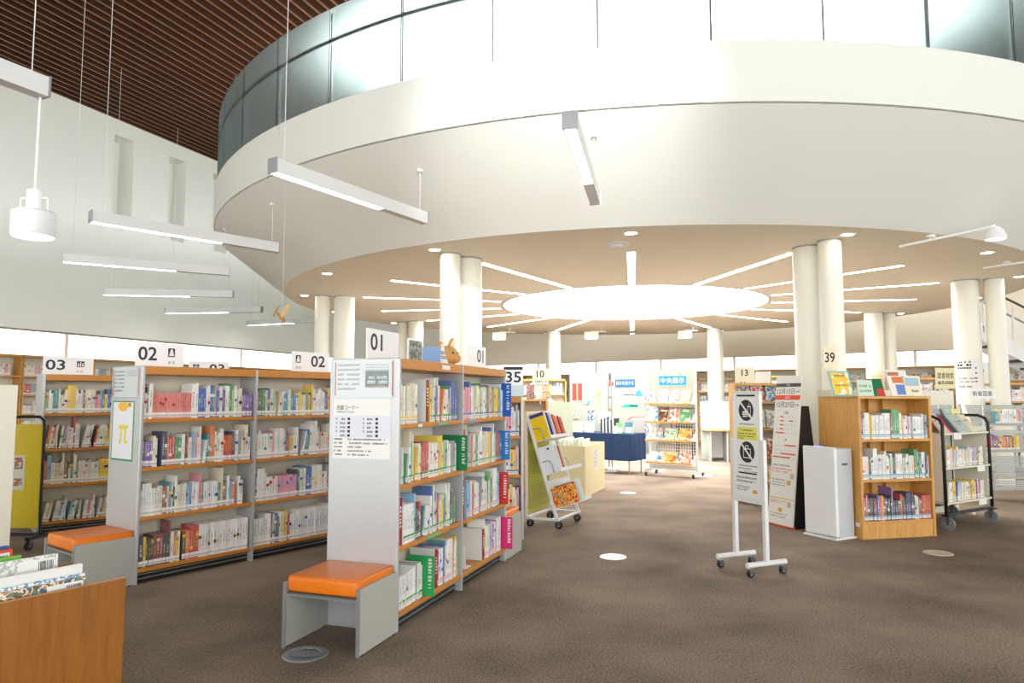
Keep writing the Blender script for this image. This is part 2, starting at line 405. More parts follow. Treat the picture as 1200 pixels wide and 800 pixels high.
# ---- wooden slat ceiling with a round roof light
RR = 4.7
b = MB(); n = 64; vs = []; fs = []
for k in range(n):
    a = 2*math.pi*k/n; c, s_ = math.cos(a), math.sin(a); q = 26/max(abs(c), abs(s_))
    vs += [(CX+RR*c, CY+RR*s_, ZC+.12), (CX+q*c, CY+q*s_, ZC+.12)]
for k in range(n): j = (k+1) % n; fs.append((2*k, 2*k+1, 2*j+1, 2*j))
b.add(vs, fs)
ceil_ = struct(b.build('ceiling', M_ROOF), 'dark stained wooden ceiling of long parallel slats')
off0 = (Vector((CX, CY, 0)) - WP).dot(WN); t_c = (Vector((CX, CY, 0)) - WP).dot(WD)
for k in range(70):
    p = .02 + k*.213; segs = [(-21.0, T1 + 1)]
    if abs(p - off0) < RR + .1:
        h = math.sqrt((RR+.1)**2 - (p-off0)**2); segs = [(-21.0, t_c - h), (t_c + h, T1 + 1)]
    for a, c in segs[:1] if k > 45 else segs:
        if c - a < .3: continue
        b = MB(); b.box(0, c-a, -.045, 0, 0, .15); b.m[0] = 1  # bottom face takes the painted lit-edge colour
        o = b.build('slat', [M_DARKW, M_LITEDGE], ceil_)
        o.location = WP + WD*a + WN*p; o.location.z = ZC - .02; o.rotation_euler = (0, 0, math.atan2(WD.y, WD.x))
b = MB(); b.lathe([(RR-.02, 0), (RR-.02, .05)], 64); o = b.build('roof_light', M_E_SKY, loc=(CX, CY, ZC+.16)); struct(o, 'large round glowing roof light above the glass balustrade')
b = MB(); b.lathe([(RR+.12, -.05), (RR+.12, .2), (RR-.01, .2), (RR-.01, -.05), (RR+.12, -.05)], 64, cap=False)
struct(b.build('trim_1', M_WHITE, loc=(CX, CY, ZC+.02)))
# ---- mezzanine
mez = bpy.data.objects.new('mezzanine', None); COL.objects.link(mez); struct(mez, 'round white mezzanine with a curved fascia and a sloping soffit')
NSEG = 144
def ringband(prof, a0=-180, a1=180, n=None, thick=None):
    n = n or max(2, int(NSEG*(a1-a0)/360)); vs = []; fs = []; m = len(prof)
    for k in range(n+1):
        az = a0 + (a1-a0)*k/n
        for r, z in prof: vs.append(ringp(az, r, z))
    for k in range(n):
        for i in range(m-1): fs.append((k*m+i, k*m+i+1, (k+1)*m+i+1, (k+1)*m+i))
    return vs, fs
b = MB(); v_, f_ = ringband([(RL, ZL), (RU-.02, ZU-.012)]); b.add(v_, f_); b.build('soffit', M_RING, mez, smooth=True)
SEAMS = [11.1 - 9.76 + 31.2*k for k in range(-6, 6)]
for i, s0 in enumerate(SEAMS):
    b = MB(); v_, f_ = ringband([(RU-.03, ZU), (RU, ZU), (RU, ZT), (RU-.03, ZT)], s0+.02, s0+31.2-.02, 26); b.add(v_, f_)
    b.build('fascia_panel', M_RING, mez, smooth='auto')
b = MB(); v_, f_ = ringband([(RU-.03, ZU-.012), (RU-.06, ZU+.02), (RU-.06, ZT+.01), (RU-.9, ZT+.01)]); b.add(v_, f_); b.build('upper_floor', M_RING, mez)
b = MB(); v_, f_ = ringband([(RU-.9, ZT+.01), (RS+.5, ZT+.01)]); b.add(v_, f_); b.build('upper_deck', M_GREY, mez)
b = MB(); v_, f_ = ringband([(RL, ZL), (RS, ZL), (RS, ZL+.09)]); b.add(v_, f_); b.build('low_ceiling', M_LOW, mez, smooth='auto')
# round skylight panel in the low ceiling
sk = thing('ceiling_light_disc', 'huge round luminous panel set in the low ceiling, ringed by strips', 'ceiling light', (CX, CY, ZL))
b = MB(); b.lathe([(RS-.012, .03), (RS-.012, .06)], 96); b.build('diffuser', M_E_DISC, sk)
b = MB(); b.lathe([(RS, -.006), (RS+.018, -.006), (RS+.018, .02), (RS-.014, .02), (RS-.014, -.006), (RS, -.006)], 96, cap=False); b.build('rim', M_ALU, sk)
# radial strips and downlights
names16 = ['', 'first', 'second', 'third', 'fourth', 'fifth', 'sixth', 'seventh', 'eighth']
for k in range(16):
    az = 22.5*k; r0, r1 = RS+.1, 5.6
    p = ringp(az, r0, ZL)
    o = thing('strip_light', 'narrow radial light strip recessed around the round luminous panel', 'light strip', p, PHI0 - R(az), 'radial light strips in the low ceiling')
    b = MB(); b.box(0, r1-r0, -.055, .055, -.004, .03); b.build('diffuser', M_E_STRIP, o)
    b = MB(); b.box(-.01, r1-r0+.01, -.066, -.055, -.006, .02); b.box(-.01, r1-r0+.01, .055, .066, -.006, .02); b.build('frame', M_WMETAL, o)
    o = thing('downlight', 'small round warm downlight recessed near the rim of the low ceiling', 'downlight', ringp(az, 6.72, ZL), 0, 'downlights along the ceiling rim')
    b = MB(); b.lathe([(.07, .02), (.072, -.004), (.098, -.007), (.1, .01)], 28, cap=False); b.build('trim_ring', M_WHITE, o, smooth=True)
    b = MB(); b.lathe([(.07, 0), (.07, .012)], 28); b.build('lens', M_E_DOWN, o)
# columns, in pairs
b1 = MB(); b1.lathe([(.2, 0), (.2, ZL)], 32); b2 = MB(); b2.lathe([(.14, 0), (.14, ZL)], 32)
b3 = MB(); b3.lathe([(.205, ZL-.02), (.205, ZL)], 32); b4 = MB(); b4.lathe([(.145, ZL-.02), (.145, ZL)], 32)
COLS = []
for az in (-157.5, -112.5, -67.5, -22.5, 22.5, 67.5, 112.5, 157.5):
    for r, bb, cc in ((5.97, b1, b3), (6.38, b2, b4)):
        o = bb.build('column', M_COLUMN, None, smooth='auto', loc=ringp(az, r, 0))
        struct(o, 'thick round cream column' if r < 6.1 else 'thin round cream column beside a thicker one'); COLS.append(o)
        cc.build('collar', M_ALU, o)
# ---- glass balustrade
gl = thing('glass_balustrade', 'curved frosted glass balustrade standing on the round mezzanine edge', 'balustrade', (0, 0, 0))
PA = 7.826; H_G = 1.2
for k in range(-13, 19):
    a0 = 4.1 - 9.76 + PA*k
    b = MB(); v_, f_ = ringband([(RU-.045, ZT-.02), (RU-.03, ZT-.02), (RU-.03, ZT+H_G), (RU-.045, ZT+H_G), (RU-.045, ZT-.02)], a0+.06, a0+PA-.06, 5); b.add(v_, f_)
    b.build('pane', M_GLASS, gl, smooth='auto')
    b = MB(); c = Vector(ringp(a0, RU-.075, 0)); e = Vector(ringp(a0, RU-.14, 0))
    b.bar(c + Vector((0,0,ZT)), c + Vector((0,0,ZT+H_G-.05)), .018, .04); b.bar(c + Vector((0,0,ZT+.84)), e + Vector((0,0,ZT+.84)), .02, .02)
    b.build('post', M_DGREY, gl)
b = MB(); b.tube([ringp(4.1-9.76+PA*(-13)+k*1.5, RU-.15, ZT+.84) for k in range(int(PA*32/1.5)+1)], .024, 8); b.build('handrail', M_DGREY, gl, smooth=True)
# ---- smoke detector and spotlights on the low ceiling
o = thing('ceiling_speaker', 'small round white grille set in the low ceiling beside a strip', 'speaker', at_z(723, 286, ZL))
b = MB(); b.lathe([(.16, .01), (.16, -.006), (.13, -.012)], 28); b.build('plate', M_WHITE, o, smooth='auto')
b = MB(); b.lathe([(.08, -.01), (.075, -.04), (.03, -.055)], 24); b.build('dome', M_WMETAL, o, smooth=True)
def track_spot(pa, pb, label, rod=.014, head=.085, group=None, boxy=False):
    pa, pb = Vector(pa), Vector(pb); o = thing('spotlight', label, 'spotlight', pa, 0, group); d = pb - pa
    b = MB(); b.lathe([(.05, 0), (.05, -.03)], 20); b.build('mount', M_WHITE, o, loc=d*.35 + Vector((0, 0, ZL - pa.z - d.z*.35)))
    b = MB(); b.bar((0,0,0), d, rod*2, rod*2); b.cyl(d*.35, d*.35 + Vector((0,0,ZL-pa.z-d.z*.35)), .012, 8); b.build('arm', M_WHITE, o)
    if boxy:
        MB().box(d.x-.19, d.x+.19, d.y-.09, d.y+.09, d.z-.2, d.z-.02).build('shade', M_CREAM, o, bevel=.01)
        MB().box(d.x-.16, d.x+.16, d.y-.07, d.y+.07, d.z-.206, d.z-.198).build('lamp', M_E_SPOT, o); return
    b = MB(); b.lathe([(.03, 0), (head*.7, -.04), (head, -.12), (head*.97, -.15), (head*.9, -.15)], 24, tuple(d), cap=False); b.build('shade', M_WHITE, o, smooth=True)
    b = MB(); b.lathe([(head*.88, -.142), (head*.88, -.135)], 20, tuple(d)); b.build('lamp', M_E_SPOT, o)
track_spot(at_z(1054, 289, ZL-.08), at_z(1166, 265, ZL-.02), 'white swing-arm spotlight below the ceiling rim beside the paired columns', head=.11)
track_spot(at_z(1152, 314, ZL-.06), at_z(1235, 302, ZL-.03), 'white swing-arm spotlight above the paper-covered column')
for px, py in ((585, 393), (693, 392), (802, 391), (949, 384)):
    q = at_z(px, py-4, ZL-.12)
    track_spot(q + Vector((.45, .3, .02)), q, 'small pale box spotlight on a short arm at the rear ceiling rim', head=.12, group='rear ceiling spotlights', boxy=True)
# ---- hanging linear lamps
ZLAMP = EYE + 2.0
def pendant(p0, p1, label, up0=True, group=None, up1=None):
    p0, p1 = Vector(p0), Vector(p1); d = p1 - p0; L_ = d.length; rz = math.atan2(d.y, d.x)
    o = thing('pendant_lamp', label, 'pendant lamp', (p0.x, p0.y, ZLAMP), rz, group)
    b = MB(); b.box(0, L_, -.05, .05, .01, .12); b.box(0, L_, -.05, -.043, -.012, .01); b.box(0, L_, .043, .05, -.012, .01); b.box(L_*.66, L_, -.043, .043, -.012, .01)
    b.build('housing', M_WMETAL, o)
    for x in (-.012, L_): MB().box(x, x+.012, -.06, .06, -.016, .125).build('end_plate', M_ALU, o)
    b = MB(); b.box(.02, L_*.66, -.041, .041, -.006, .0095); b.build('tube_cover', M_E_PEND, o)
    for x in (.12, L_ - .08):
        wq = Vector((p0.x, p0.y, 0)) + d.normalized()*x; r = math.hypot(wq.x-CX, wq.y-CY)
        zt_ = ZL + (r-RL)/(RU-RL)*(ZU-ZL) if RL < r < RU else ZC + .03
        if x > 1 and up1: zt_ = up1
        b = MB(); b.cyl((x, 0, .12), (x, 0, zt_ - ZLAMP), .004, 6); b.build('cable', M_WMETAL, o)
        if zt_ < 5:
            b = MB(); b.lathe([(.035, -.006), (.035, .03)], 18, (x, 0, zt_-ZLAMP)); b.build('ceiling_rose', M_WHITE, o)
zt_ = ZLAMP + .12
PL = [((310, 182), (497, 249), 'white linear pendant lamp slanting in front of the curved soffit', 2.15),
      ((107, 247), (337, 287), 'white linear pendant lamp hanging in front of the narrow wall slots', 2.3),
      ((74, 297), (274, 314), 'white linear pendant lamp hanging third in the fan along the plaster wall', 2.3),
      ((123, 338), (279, 341), 'pale linear pendant lamp hanging level, fourth in the fan along the wall', 2.4),
      ((195, 361), (314, 359), 'pale linear pendant lamp hanging just beyond the wooden pterosaur model', 2.4),
      ((291, 376), (365, 372), 'distant pale linear pendant lamp behind the wooden pterosaur model', 2.4),
      ((668, 131), (699, 230), 'white linear pendant lamp pointing at the round luminous panel', 2.1)]
for (a, c, lb, L_) in PL:
    p0, p1 = at_z(*a, zt_), at_z(*c, zt_); d = (p1 - p0).normalized(); pendant(p1 - d*L_ if 'slanting' in lb else p0, p1 if 'slanting' in lb else p0 + d*L_, lb)
e = at_z(52, 92, zt_); d = Vector((.43, .9, 0)).normalized()
pendant(e - d*2.1, e, 'white linear pendant lamp carrying a drum lamp on a rod')
EH = e
# lamps of the same kind added out of view to carry some of the light
for x, y in ((2.2, 1.5), (-1.6, .2), (4.6, 3.6), (6.5, .5), (-5.5, -1.0), (1.8, -2.2)):
    q = Vector((x, y, 0)); dd = (Vector((CX, CY, 0)) - q).normalized()
    pendant(q - dd*1.05, q + dd*1.05, 'white linear pendant lamp added out of view over the reading area', group='added unseen pendant lamps over the reading area')
# drum lamp on a rod
dl = thing('drum_lamp', 'white drum lamp with side handles hanging on a thin rod', 'pendant lamp', (EH.x-.02, EH.y, 2.47))
b = MB(); b.lathe([(.123, 0), (.128, .01), (.128, .155), (.12, .165), (.07, .17)], 32); b.build('drum', M_WMETAL, dl, smooth='auto')
b = MB(); b.lathe([(.115, -.004), (.115, .004)], 32); b.build('lens', M_E_PEND, dl)
b = MB(); b.lathe([(.047, .16), (.047, .305), (.04, .31)], 24); b.build('neck', M_WHITE, dl, smooth='auto')
b = MB(); b.cyl((0, 0, .3), (0, 0, ZLAMP+.01-2.47), .009, 8); b.build('rod', M_WHITE, dl)
for s_ in (-1, 1):
    b = MB(); b.tube([(s_*.045, 0, .255), (s_*.085, 0, .255), (s_*.09, 0, .24), (s_*.09, 0, .165)], .008, 8); b.build('handle', M_WHITE, dl, smooth=True)
# added flood lamp, hung out of view to brighten the fascia
fp = Vector((.3, 2.4, 5.6)); tg = Vector(at_y(660, 120, 7.0))
fo = thing('added_flood_lamp', 'added white drum flood lamp hung out of view to brighten the fascia', 'pendant lamp', fp)
q_ = (tg - fp).to_track_quat('-Z', 'Y').to_matrix().to_4x4()
b = MB(); b.lathe([(.14, -.02), (.15, 0), (.15, .2), (.07, .24)], 28, xf=q_); b.build('drum', M_WMETAL, fo, smooth='auto')
b = MB(); b.cyl((0, 0, .12), (0, 0, ZC + .05 - fp.z), .01, 8); b.build('rod', M_WHITE, fo)
ld = bpy.data.lights.new('added_flood_light', 'SPOT'); ld.energy = 800; ld.spot_size = R(44); ld.spot_blend = 1; ld.shadow_soft_size = .13; ld.color = (1, 1, .98)
lo = bpy.data.objects.new('added_flood_light', ld); COL.objects.link(lo); lo.parent = fo; lo.matrix_local = q_ @ Matrix.Translation((0, 0, -.05))
# ------------------------------------------------------------------ books
PAL = {'white': (238,238,234), 'cream': (232,222,196), 'red': (196,44,44), 'maroon': (132,28,34), 'orange': (226,120,44), 'yellow': (238,204,50),
       'green': (62,150,84), 'pale-green': (160,206,140), 'teal': (38,140,150), 'blue': (44,96,176), 'sky-blue': (134,188,222), 'navy': (34,44,88),
       'purple': (122,84,160), 'pink': (232,150,170), 'rose': (226,130,120), 'black': (36,36,40), 'grey': (160,164,168), 'brown': (122,84,56)}
W_MIX = [('white',62),('cream',12),('red',7),('orange',4),('yellow',6),('green',5),('pale-green',4),('teal',4),('blue',6),('sky-blue',7),('navy',4),('purple',3),('pink',5),('black',4),('grey',5),('brown',3)]
W_BRIGHT = [('white',46),('cream',10),('yellow',13),('red',6),('orange',7),('sky-blue',8),('green',6),('pink',5),('blue',5),('purple',3),('teal',4),('pale-green',6)]
W_DARK = [('white',16),('red',12),('maroon',8),('orange',9),('navy',8),('black',10),('brown',8),('yellow',7),('green',8),('blue',8),('cream',8),('purple',5)]
W_PALE = [('white',55),('cream',16),('sky-blue',8),('pink',6),('yellow',5),('grey',8),('red',4),('blue',4),('green',3)]
INKS = ['red','blue','black','navy','green','orange','purple','teal','pink','brown']
rng = random.Random(11)
BOOKS = []   # every shelf book
def pick(wt):
    r = rng.random()*sum(x for _, x in wt)
    for n, x in wt:
        r -= x
        if r <= 0: return n
    return wt[0][0]
def row(O, u, inw, x0, x1, z, hmax, depth, desc, group, wt=W_MIX, stk=(236,236,236), spec=(), hr=(.19, .27), tr=(.011, .028), lean=.06, gap=.06, stick=True, tall=.1, far=False, setback=.012, grow=None):
    """one row of upright books; O world origin of the shelf front, u along it, inw inwards"""
    O, u, inw = Vector(O), Vector(u), Vector(inw); x = x0 + .004; lst = []; spec = list(spec); idx = 0; ang = 0
    def put(t, h, d, c, ink, st, a=0, set_=0, plain=False):
        nonlocal x
        wdt = t*math.cos(a) + (h*math.sin(abs(a)) if False else 0)
        if x + t/math.cos(a) > x1: return False
        lst.append(dict(O=O, u=u, inw=inw, x=x, z=z, t=t, h=h, d=min(d, depth), c=c, ink=ink, stk=(stk if stick and not plain else None), a=a, set=set_ + setback + rng.uniform(0, .012), far=far, rnd=rng.random()))
        x += t/math.cos(a) + .0008; return True
    ok = True
    while ok and x < x1 - .01:
        fr = (x - x0)/(x1 - x0)
        if spec and fr >= spec[0][0]:
            _, n, t, h, c, ink = spec.pop(0)[:6]
            for _ in range(n): ok = put(t, min(h, hmax), .17, c, ink, stk)
            continue
        if rng.random() < lean and x < x1 - .25:
            a = rng.uniform(.08, .22); x += .22*math.sin(a)*.5; h = rng.uniform(*hr)
            x += 0
            for _ in range(rng.randint(2, 6)):
                c = pick(wt); ok = put(rng.uniform(*tr), h*rng.uniform(.93, 1.04), rng.uniform(.14, .19), c, rng.choice(INKS) if c in ('white','cream','yellow','pink','sky-blue','pale-green','grey','rose') else rng.choice(['white','cream','yellow']), stk, a)
                if not ok: break
            x += .01; continue
        c = pick(wt); h = rng.uniform(*hr)
        if rng.random() < tall: h = rng.uniform(hr[1], hmax)
        n = 1 if rng.random() < .8 else rng.randint(2, 4); t = rng.uniform(*tr)
        ink = rng.choice(INKS) if c in ('white','cream','yellow','pink','sky-blue','pale-green','grey') else rng.choice(['white','cream','yellow','white'])
        for _ in range(n): ok = put(t, min(h, hmax), rng.uniform(.13, .2), c, ink, stk)
        if rng.random() < gap*.2: x += rng.uniform(.01, .05)
    for i, k in enumerate(lst):
        a = lst[i-1]['c'] if i else None; c = lst[i+1]['c'] if i+1 < len(lst) else None
        sz = ('thick ' if k['t'] > .024 else 'slim ' if k['t'] < .015 else '') + ('tall ' if k['h'] > hr[1]+.01 else 'short ' if k['h'] < hr[0]+.02 else '')
        nb = f"between {a} and {c} ones" if a and c and a != c else f"between two {a} ones" if a and c else f"ending its row beside a {a or c} one"
        k['label'] = f"{sz}{k['c']} book {nb}, {desc}"; k['group'] = group
    BOOKS.extend(lst); return x
def book_geo(k, V, Fc, MI, UV, AT):
    t, h, d, a = k['t'], k['h'], k['d'], k['a']; ca, sa = math.cos(a), math.sin(a); up = Vector((0, 0, 1))
    def P(x, y, z):  # local: x across spine, y inwards, z up; lean to +u about the lower edge
        X = x*ca + z*sa; Z = z*ca - x*sa + t*sa
        return tuple(k['O'] + k['u']*(k['x'] + X) + k['inw']*(k['set'] + y) + up*(k['z'] + Z))
    sheet = .0022 if t > .008 else t*.2; ins = .004
    boxes = [((0, t, 0, d, 0, h), 0)] if k['far'] else [((0, t, 0, sheet, 0, h), 0), ((0, sheet, sheet, d, 0, h), 0), ((t-sheet, t, sheet, d, 0, h), 0), ((sheet, t-sheet, sheet, d-ins, ins, h-ins), 1)]
    for (x0, x1, y0, y1, z0, z1), m in boxes:
        c0 = len(V)
        V.extend(P(x, y, z) for z in (z0, z1) for x, y in ((x0, y0), (x1, y0), (x1, y1), (x0, y1)))
        for j, f in enumerate(((3,2,1,0),(4,5,6,7),(0,1,5,4),(1,2,6,5),(2,3,7,6),(3,0,4,7))):
            if not k['far'] and m == 1 and j in (0, 2, 3, 5): continue
            Fc.append(tuple(i + c0 for i in f)); MI.append(m)
            sp = (j == 2 and m == 0 and x1 - x0 > t*.9)
            if sp: UV.extend([(0, 0), (1, 0), (1, h), (0, h)])
            else: UV.extend([(-1, .1)]*4)
            AT.append(k)
def book_obj(name, ks):
    V, Fc, MI, UV, AT = [], [], [], [], []
    for k in ks: book_geo(k, V, Fc, MI, UV, AT)
    me = bpy.data.meshes.new(name)
    o0 = Vector(V[0]) if len(ks) == 1 else Vector((0, 0, 0))
    me.from_pydata([tuple(Vector(v) - o0) for v in V], [], Fc); me.materials.append(M_BOOK); me.materials.append(M_PAGES)
    me.polygons.foreach_set('material_index', MI)
    l = me.uv_layers.new(name='UVMap'); l.data.foreach_set('uv', [c for q in UV for c in q])
    for an, fn in (('base', lambda k: jit(PAL[k['c']], k['rnd'])), ('ink', lambda k: lin(PAL[k['ink']])), ('stk', lambda k: (lin(k['stk'])[:3] + (1,)) if k['stk'] else (0, 0, 0, 0))):
        at = me.attributes.new(an, 'FLOAT_COLOR', 'FACE'); cache = {}
        buf = []
        for k in AT:
            if id(k) not in cache: cache[id(k)] = fn(k)
            buf.extend(cache[id(k)])
        at.data.foreach_set('color', buf)
    at = me.attributes.new('rnd', 'FLOAT', 'FACE'); at.data.foreach_set('value', [k['rnd'] for k in AT])
    me.update(); o = bpy.data.objects.new(name, me); COL.objects.link(o); o.location = o0; return o
def jit(c, r):
    f = .9 + .2*((r*17.3) % 1); return tuple(min(1, v*f*.88 + .10) for v in lin(c)[:3]) + (1,)
# ------------------------------------------------------------------ double-sided silver shelving units
SH_Z = [1.25, .877, .503, .115]; SH_H = 1.665; SH_W = .5; SH_L = 2.0
def shelf_unit(O, az, label, SH_Z=SH_Z, SH_H=SH_H):
    o = thing('bookshelf', label, 'bookshelf', O, frame_of(az))
    for x in (0, SH_L-.028):
        b = MB(); b.box(x, x+.028, 0, SH_W, 0, SH_H); b.build('end_panel', M_SILVER, o, bevel=.006)
    b = MB(); b.box(SH_L/2-.011, SH_L/2+.011, -.006, SH_W+.006, 0, SH_H-.005); b.build('divider', M_SILVER, o)
    for x0, x1 in ((.028, SH_L/2-.011), (SH_L/2+.011, SH_L-.028)):
        b = MB(); b.box(x0, x1, SH_W/2-.008, SH_W/2+.008, .09, SH_H-.07); b.build('back_panel', M_CREAM, o)
        b = MB(); b.box(x0, x1, -.004, SH_W+.004, SH_H-.068, SH_H-.003); b.build('top_board', M_SHELFW, o, bevel=.004)
        for z in SH_Z:
            for y0, y1 in ((-.003, SH_W/2-.008), (SH_W/2+.008, SH_W+.003)):
                b = MB(); b.box(x0, x1, y0, y1, z-.028, z); b.build('shelf_board', M_SHELFW, o, bevel=.003)
        b = MB(); b.box(x0, x1, .05, SH_W-.05, 0, .087); b.build('plinth', M_BLACK, o)
        for z in (.03, .062):
            b = MB(); b.box(x0, x1, .03, .05, z, z+.008); b.build('plinth_rail', M_ALU, o)
    rz = frame_of(az); u = Vector((math.cos(rz), math.sin(rz), 0)); inw = Vector((-math.sin(rz), math.cos(rz), 0))
    return o, Vector(O), u, inw
C01 = fl(464.5, 742); A01 = 18.9
C02 = fl(156.5, 686); A02 = 36.4
C03 = fl(41, 626); A03 = 49.5
U1 = shelf_unit(C01, A01, 'silver bookshelf with the notice panel end and rabbit-eared plush on top')
U2 = shelf_unit(C02, A02, 'silver bookshelf whose end panel carries the yellow pi poster')
U3 = shelf_unit(C03, A03, 'silver bookshelf standing beside the yellow board cart')
Z4 = [1.03, .64, .25]
U4 = shelf_unit(Vector((at_y(613.5, 500, 7.15).x - SH_L, 7.15, 0)), 90, 'silver bookshelf behind the yellow-backed magazine cart', Z4, 1.43)
ordn = ['top', 'second', 'third', 'bottom']
BAY = ((.03, .986), (1.014, 1.968))
def fill(U, bay, r, desc, group, x0=0, x1=1, **kw):
    a, c = BAY[bay]
    return row(U[1], U[2], U[3], a + (c-a)*x0, a + (c-a)*x1, SH_Z[r], (SH_Z[r-1]-.028 if r else SH_H-.07) - SH_Z[r] - .015, .21, f"{ordn[r]} shelf, {desc}", f"books on the {ordn[r]} shelf, {group}", **kw)
GRN, BLU, YEL, PNK = (60,160,90), (70,110,190), (236,214,70), (240,170,170)
G1a, G1b = 'notice-panel bay', 'red-tab bay'
# unit 01 (the colours of the label stripes change along the rows)
fill(U1, 0, 0, G1a, G1a, .0, .30, wt=W_BRIGHT, stk=YEL, hr=(.24,.26), tall=0)
fill(U1, 0, 0, G1a, G1a, .46, .97, wt=W_BRIGHT, stk=GRN, hr=(.22,.26), tall=.25)
fill(U1, 1, 0, G1b, G1b, wt=W_BRIGHT, stk=BLU, hr=(.22,.265), tall=.1)
fill(U1, 0, 1, G1a, G1a, 0, .95, wt=[('white',30),('yellow',22),('cream',10),('sky-blue',8),('green',6),('pale-green',10),('red',5),('grey',5)], stk=GRN, hr=(.19,.24), tall=.14)
fill(U1, 1, 1, G1b, G1b, .12, .93, wt=W_BRIGHT, stk=GRN, hr=(.22,.27), tall=.2)
fill(U1, 0, 2, G1a, G1a, .07, .95, wt=W_MIX, stk=GRN, hr=(.19,.25), tall=.16)
fill(U1, 1, 2, G1b, G1b, .12, .9, wt=W_MIX, stk=PNK, hr=(.22,.27), tall=.2)
fill(U1, 0, 3, G1a, G1a, 0, .38, spec=[(0,7,.016,.2,'white','blue')], wt=W_PALE, stk=GRN, hr=(.2,.235), tall=0)
fill(U1, 0, 3, G1a, G1a, .62, 1, wt=W_MIX, stk=PNK, hr=(.24,.29), tall=.2)
fill(U1, 1, 3, G1b, G1b, .52, .95, wt=W_MIX, stk=PNK, hr=(.24,.28), tall=.1, tr=(.015,.035))
# unit 02
W2 = (244,244,244); G2a, G2b = 'pi-poster bay', 'pink-series bay'
fill(U2, 0, 0, G2a, G2a, .0, 1, stk=W2, spec=[(.0,1,.02,.2,'white','red'),(.05,1,.016,.21,'orange','red'),(.08,15,.0195,.205,'rose','red'),(.38,1,.03,.275,'white','red'),(.86,6,.016,.2,'purple','white')], hr=(.22,.27), lean=0)
fill(U2, 1, 0, G2b, G2b, stk=W2, wt=W_MIX, hr=(.19,.25), tall=.12)
fill(U2, 0, 1, G2a, G2a, stk=W2, spec=[(0,4,.018,.2,'purple','white'),(.12,2,.02,.27,'navy','white')], hr=(.19,.26), tall=.14, wt=W_MIX)
fill(U2, 1, 1, G2b, G2b, stk=W2, wt=W_PALE, hr=(.19,.25), tall=.2)
fill(U2, 0, 2, G2a, G2a, 0, .92, stk=W2, wt=W_MIX, spec=[(.02,4,.016,.25,'white','green'),(.6,6,.016,.215,'white','blue')], hr=(.19,.24), tall=.2, lean=0)
fill(U2, 1, 2, G2b, G2b, stk=W2, spec=[(.15,11,.018,.2,'pink','blue'),(.6,4,.03,.27,'white','yellow')], hr=(.2,.27), lean=0)
fill(U2, 0, 3, G2a, G2a, stk=W2, spec=[(0,1,.035,.24,'black','white'),(.04,1,.02,.23,'yellow','black'),(.07,3,.024,.23,'maroon','cream'),(.14,2,.022,.23,'black','white'),(.5,17,.0255,.262,'white','brown')], wt=W_DARK, hr=(.2,.26), lean=0, tall=.15)
fill(U2, 1, 3, G2b, G2b, stk=W2, spec=[(0,6,.02,.235,'white','black'),(.17,1,.02,.26,'maroon','white'),(.3,1,.03,.27,'yellow','blue'),(.42,15,.026,.262,'white','blue')], hr=(.22,.27), lean=0)
# unit 03
G3 = 'yellow-cart bookshelf'
for r in range(4):
    fill(U3, 0, r, G3, G3, stk=W2, wt=W_MIX if r % 2 == 0 else W_BRIGHT, hr=(.19,.26), tall=.1, lean=(.02,.35,.05,.3)[r])
# unit 25 (end facing)
G4 = 'mint-card bookshelf'
rz4 = frame_of(-4)
for r in range(3):
    row(U4[1], U4[2], U4[3], 1.6, 1.968, Z4[r], .32, .2, f"{ordn[r]} shelf, {G4}", f"books on the {ordn[r]} shelf, {G4}", wt=W_PALE, stk=BLU, hr=(.24,.3))
# ------------------------------------------------------------------ benches
def bench(loc, rz, label):
    o = thing('bench', label, 'bench', loc, rz, 'orange bench seats at the bookshelf ends')
    for y in (0, SH_W-.02):
        b = MB(); b.box(0, .424, y, y+.02, .006, .363); b.build('side_panel', M_GREY, o, bevel=.002)
        b = MB(); b.box(-.006, 0, y-.001, y+.021, .0, .366); b.build('edge_strip', M_ALU, o)
    b = MB(); b.box(.012, .042, .02, SH_W-.02, .285, .308); b.box(.36, .39, .02, SH_W-.02, .285, .308); b.build('rail', M_ALU, o)
    b = MB(); b.box(.0, .42, .02, SH_W-.02, .303, .312); b.build('seat_base', M_DGREY, o)
    b = MB(); b.box(-.002, .42, .021, SH_W-.021, .312, .405)
    c = b.build('cushion', M_ORANGE, o, bevel=.022, seg=4)
    b = MB(); P = [(0,.024,.397),(0,SH_W-.024,.397),(.416,SH_W-.024,.397),(.416,.024,.397)]
    b.tube([(.01,.03,.4),(.01,SH_W-.03,.4),(.41,SH_W-.03,.4),(.41,.03,.4)], .004, 6, closed=True); b.build('piping', M_ORANGE, c, smooth=True)
    for x in (.03, .39):
        for y in (.01, SH_W-.01):
            b = MB(); b.cyl((x, y, 0), (x, y, .01), .012, 8); b.build('glide', M_BLACK, o)
    return o
def local(U, x, y, z=0): return U[1] + U[2]*x + U[3]*y + Vector((0, 0, z))
bn = bench(local(U1, -.424, 0), frame_of(A01), 'orange cushioned bench against the end panel with the library notice')
bench(local(U2, -.424, 0), frame_of(A02), 'orange cushioned bench against the end panel with the pi poster')
bench(local(U1, SH_L+.424, SH_W), frame_of(A01)+math.pi, 'orange cushioned bench behind the bookshelf, beside the magazine cart')
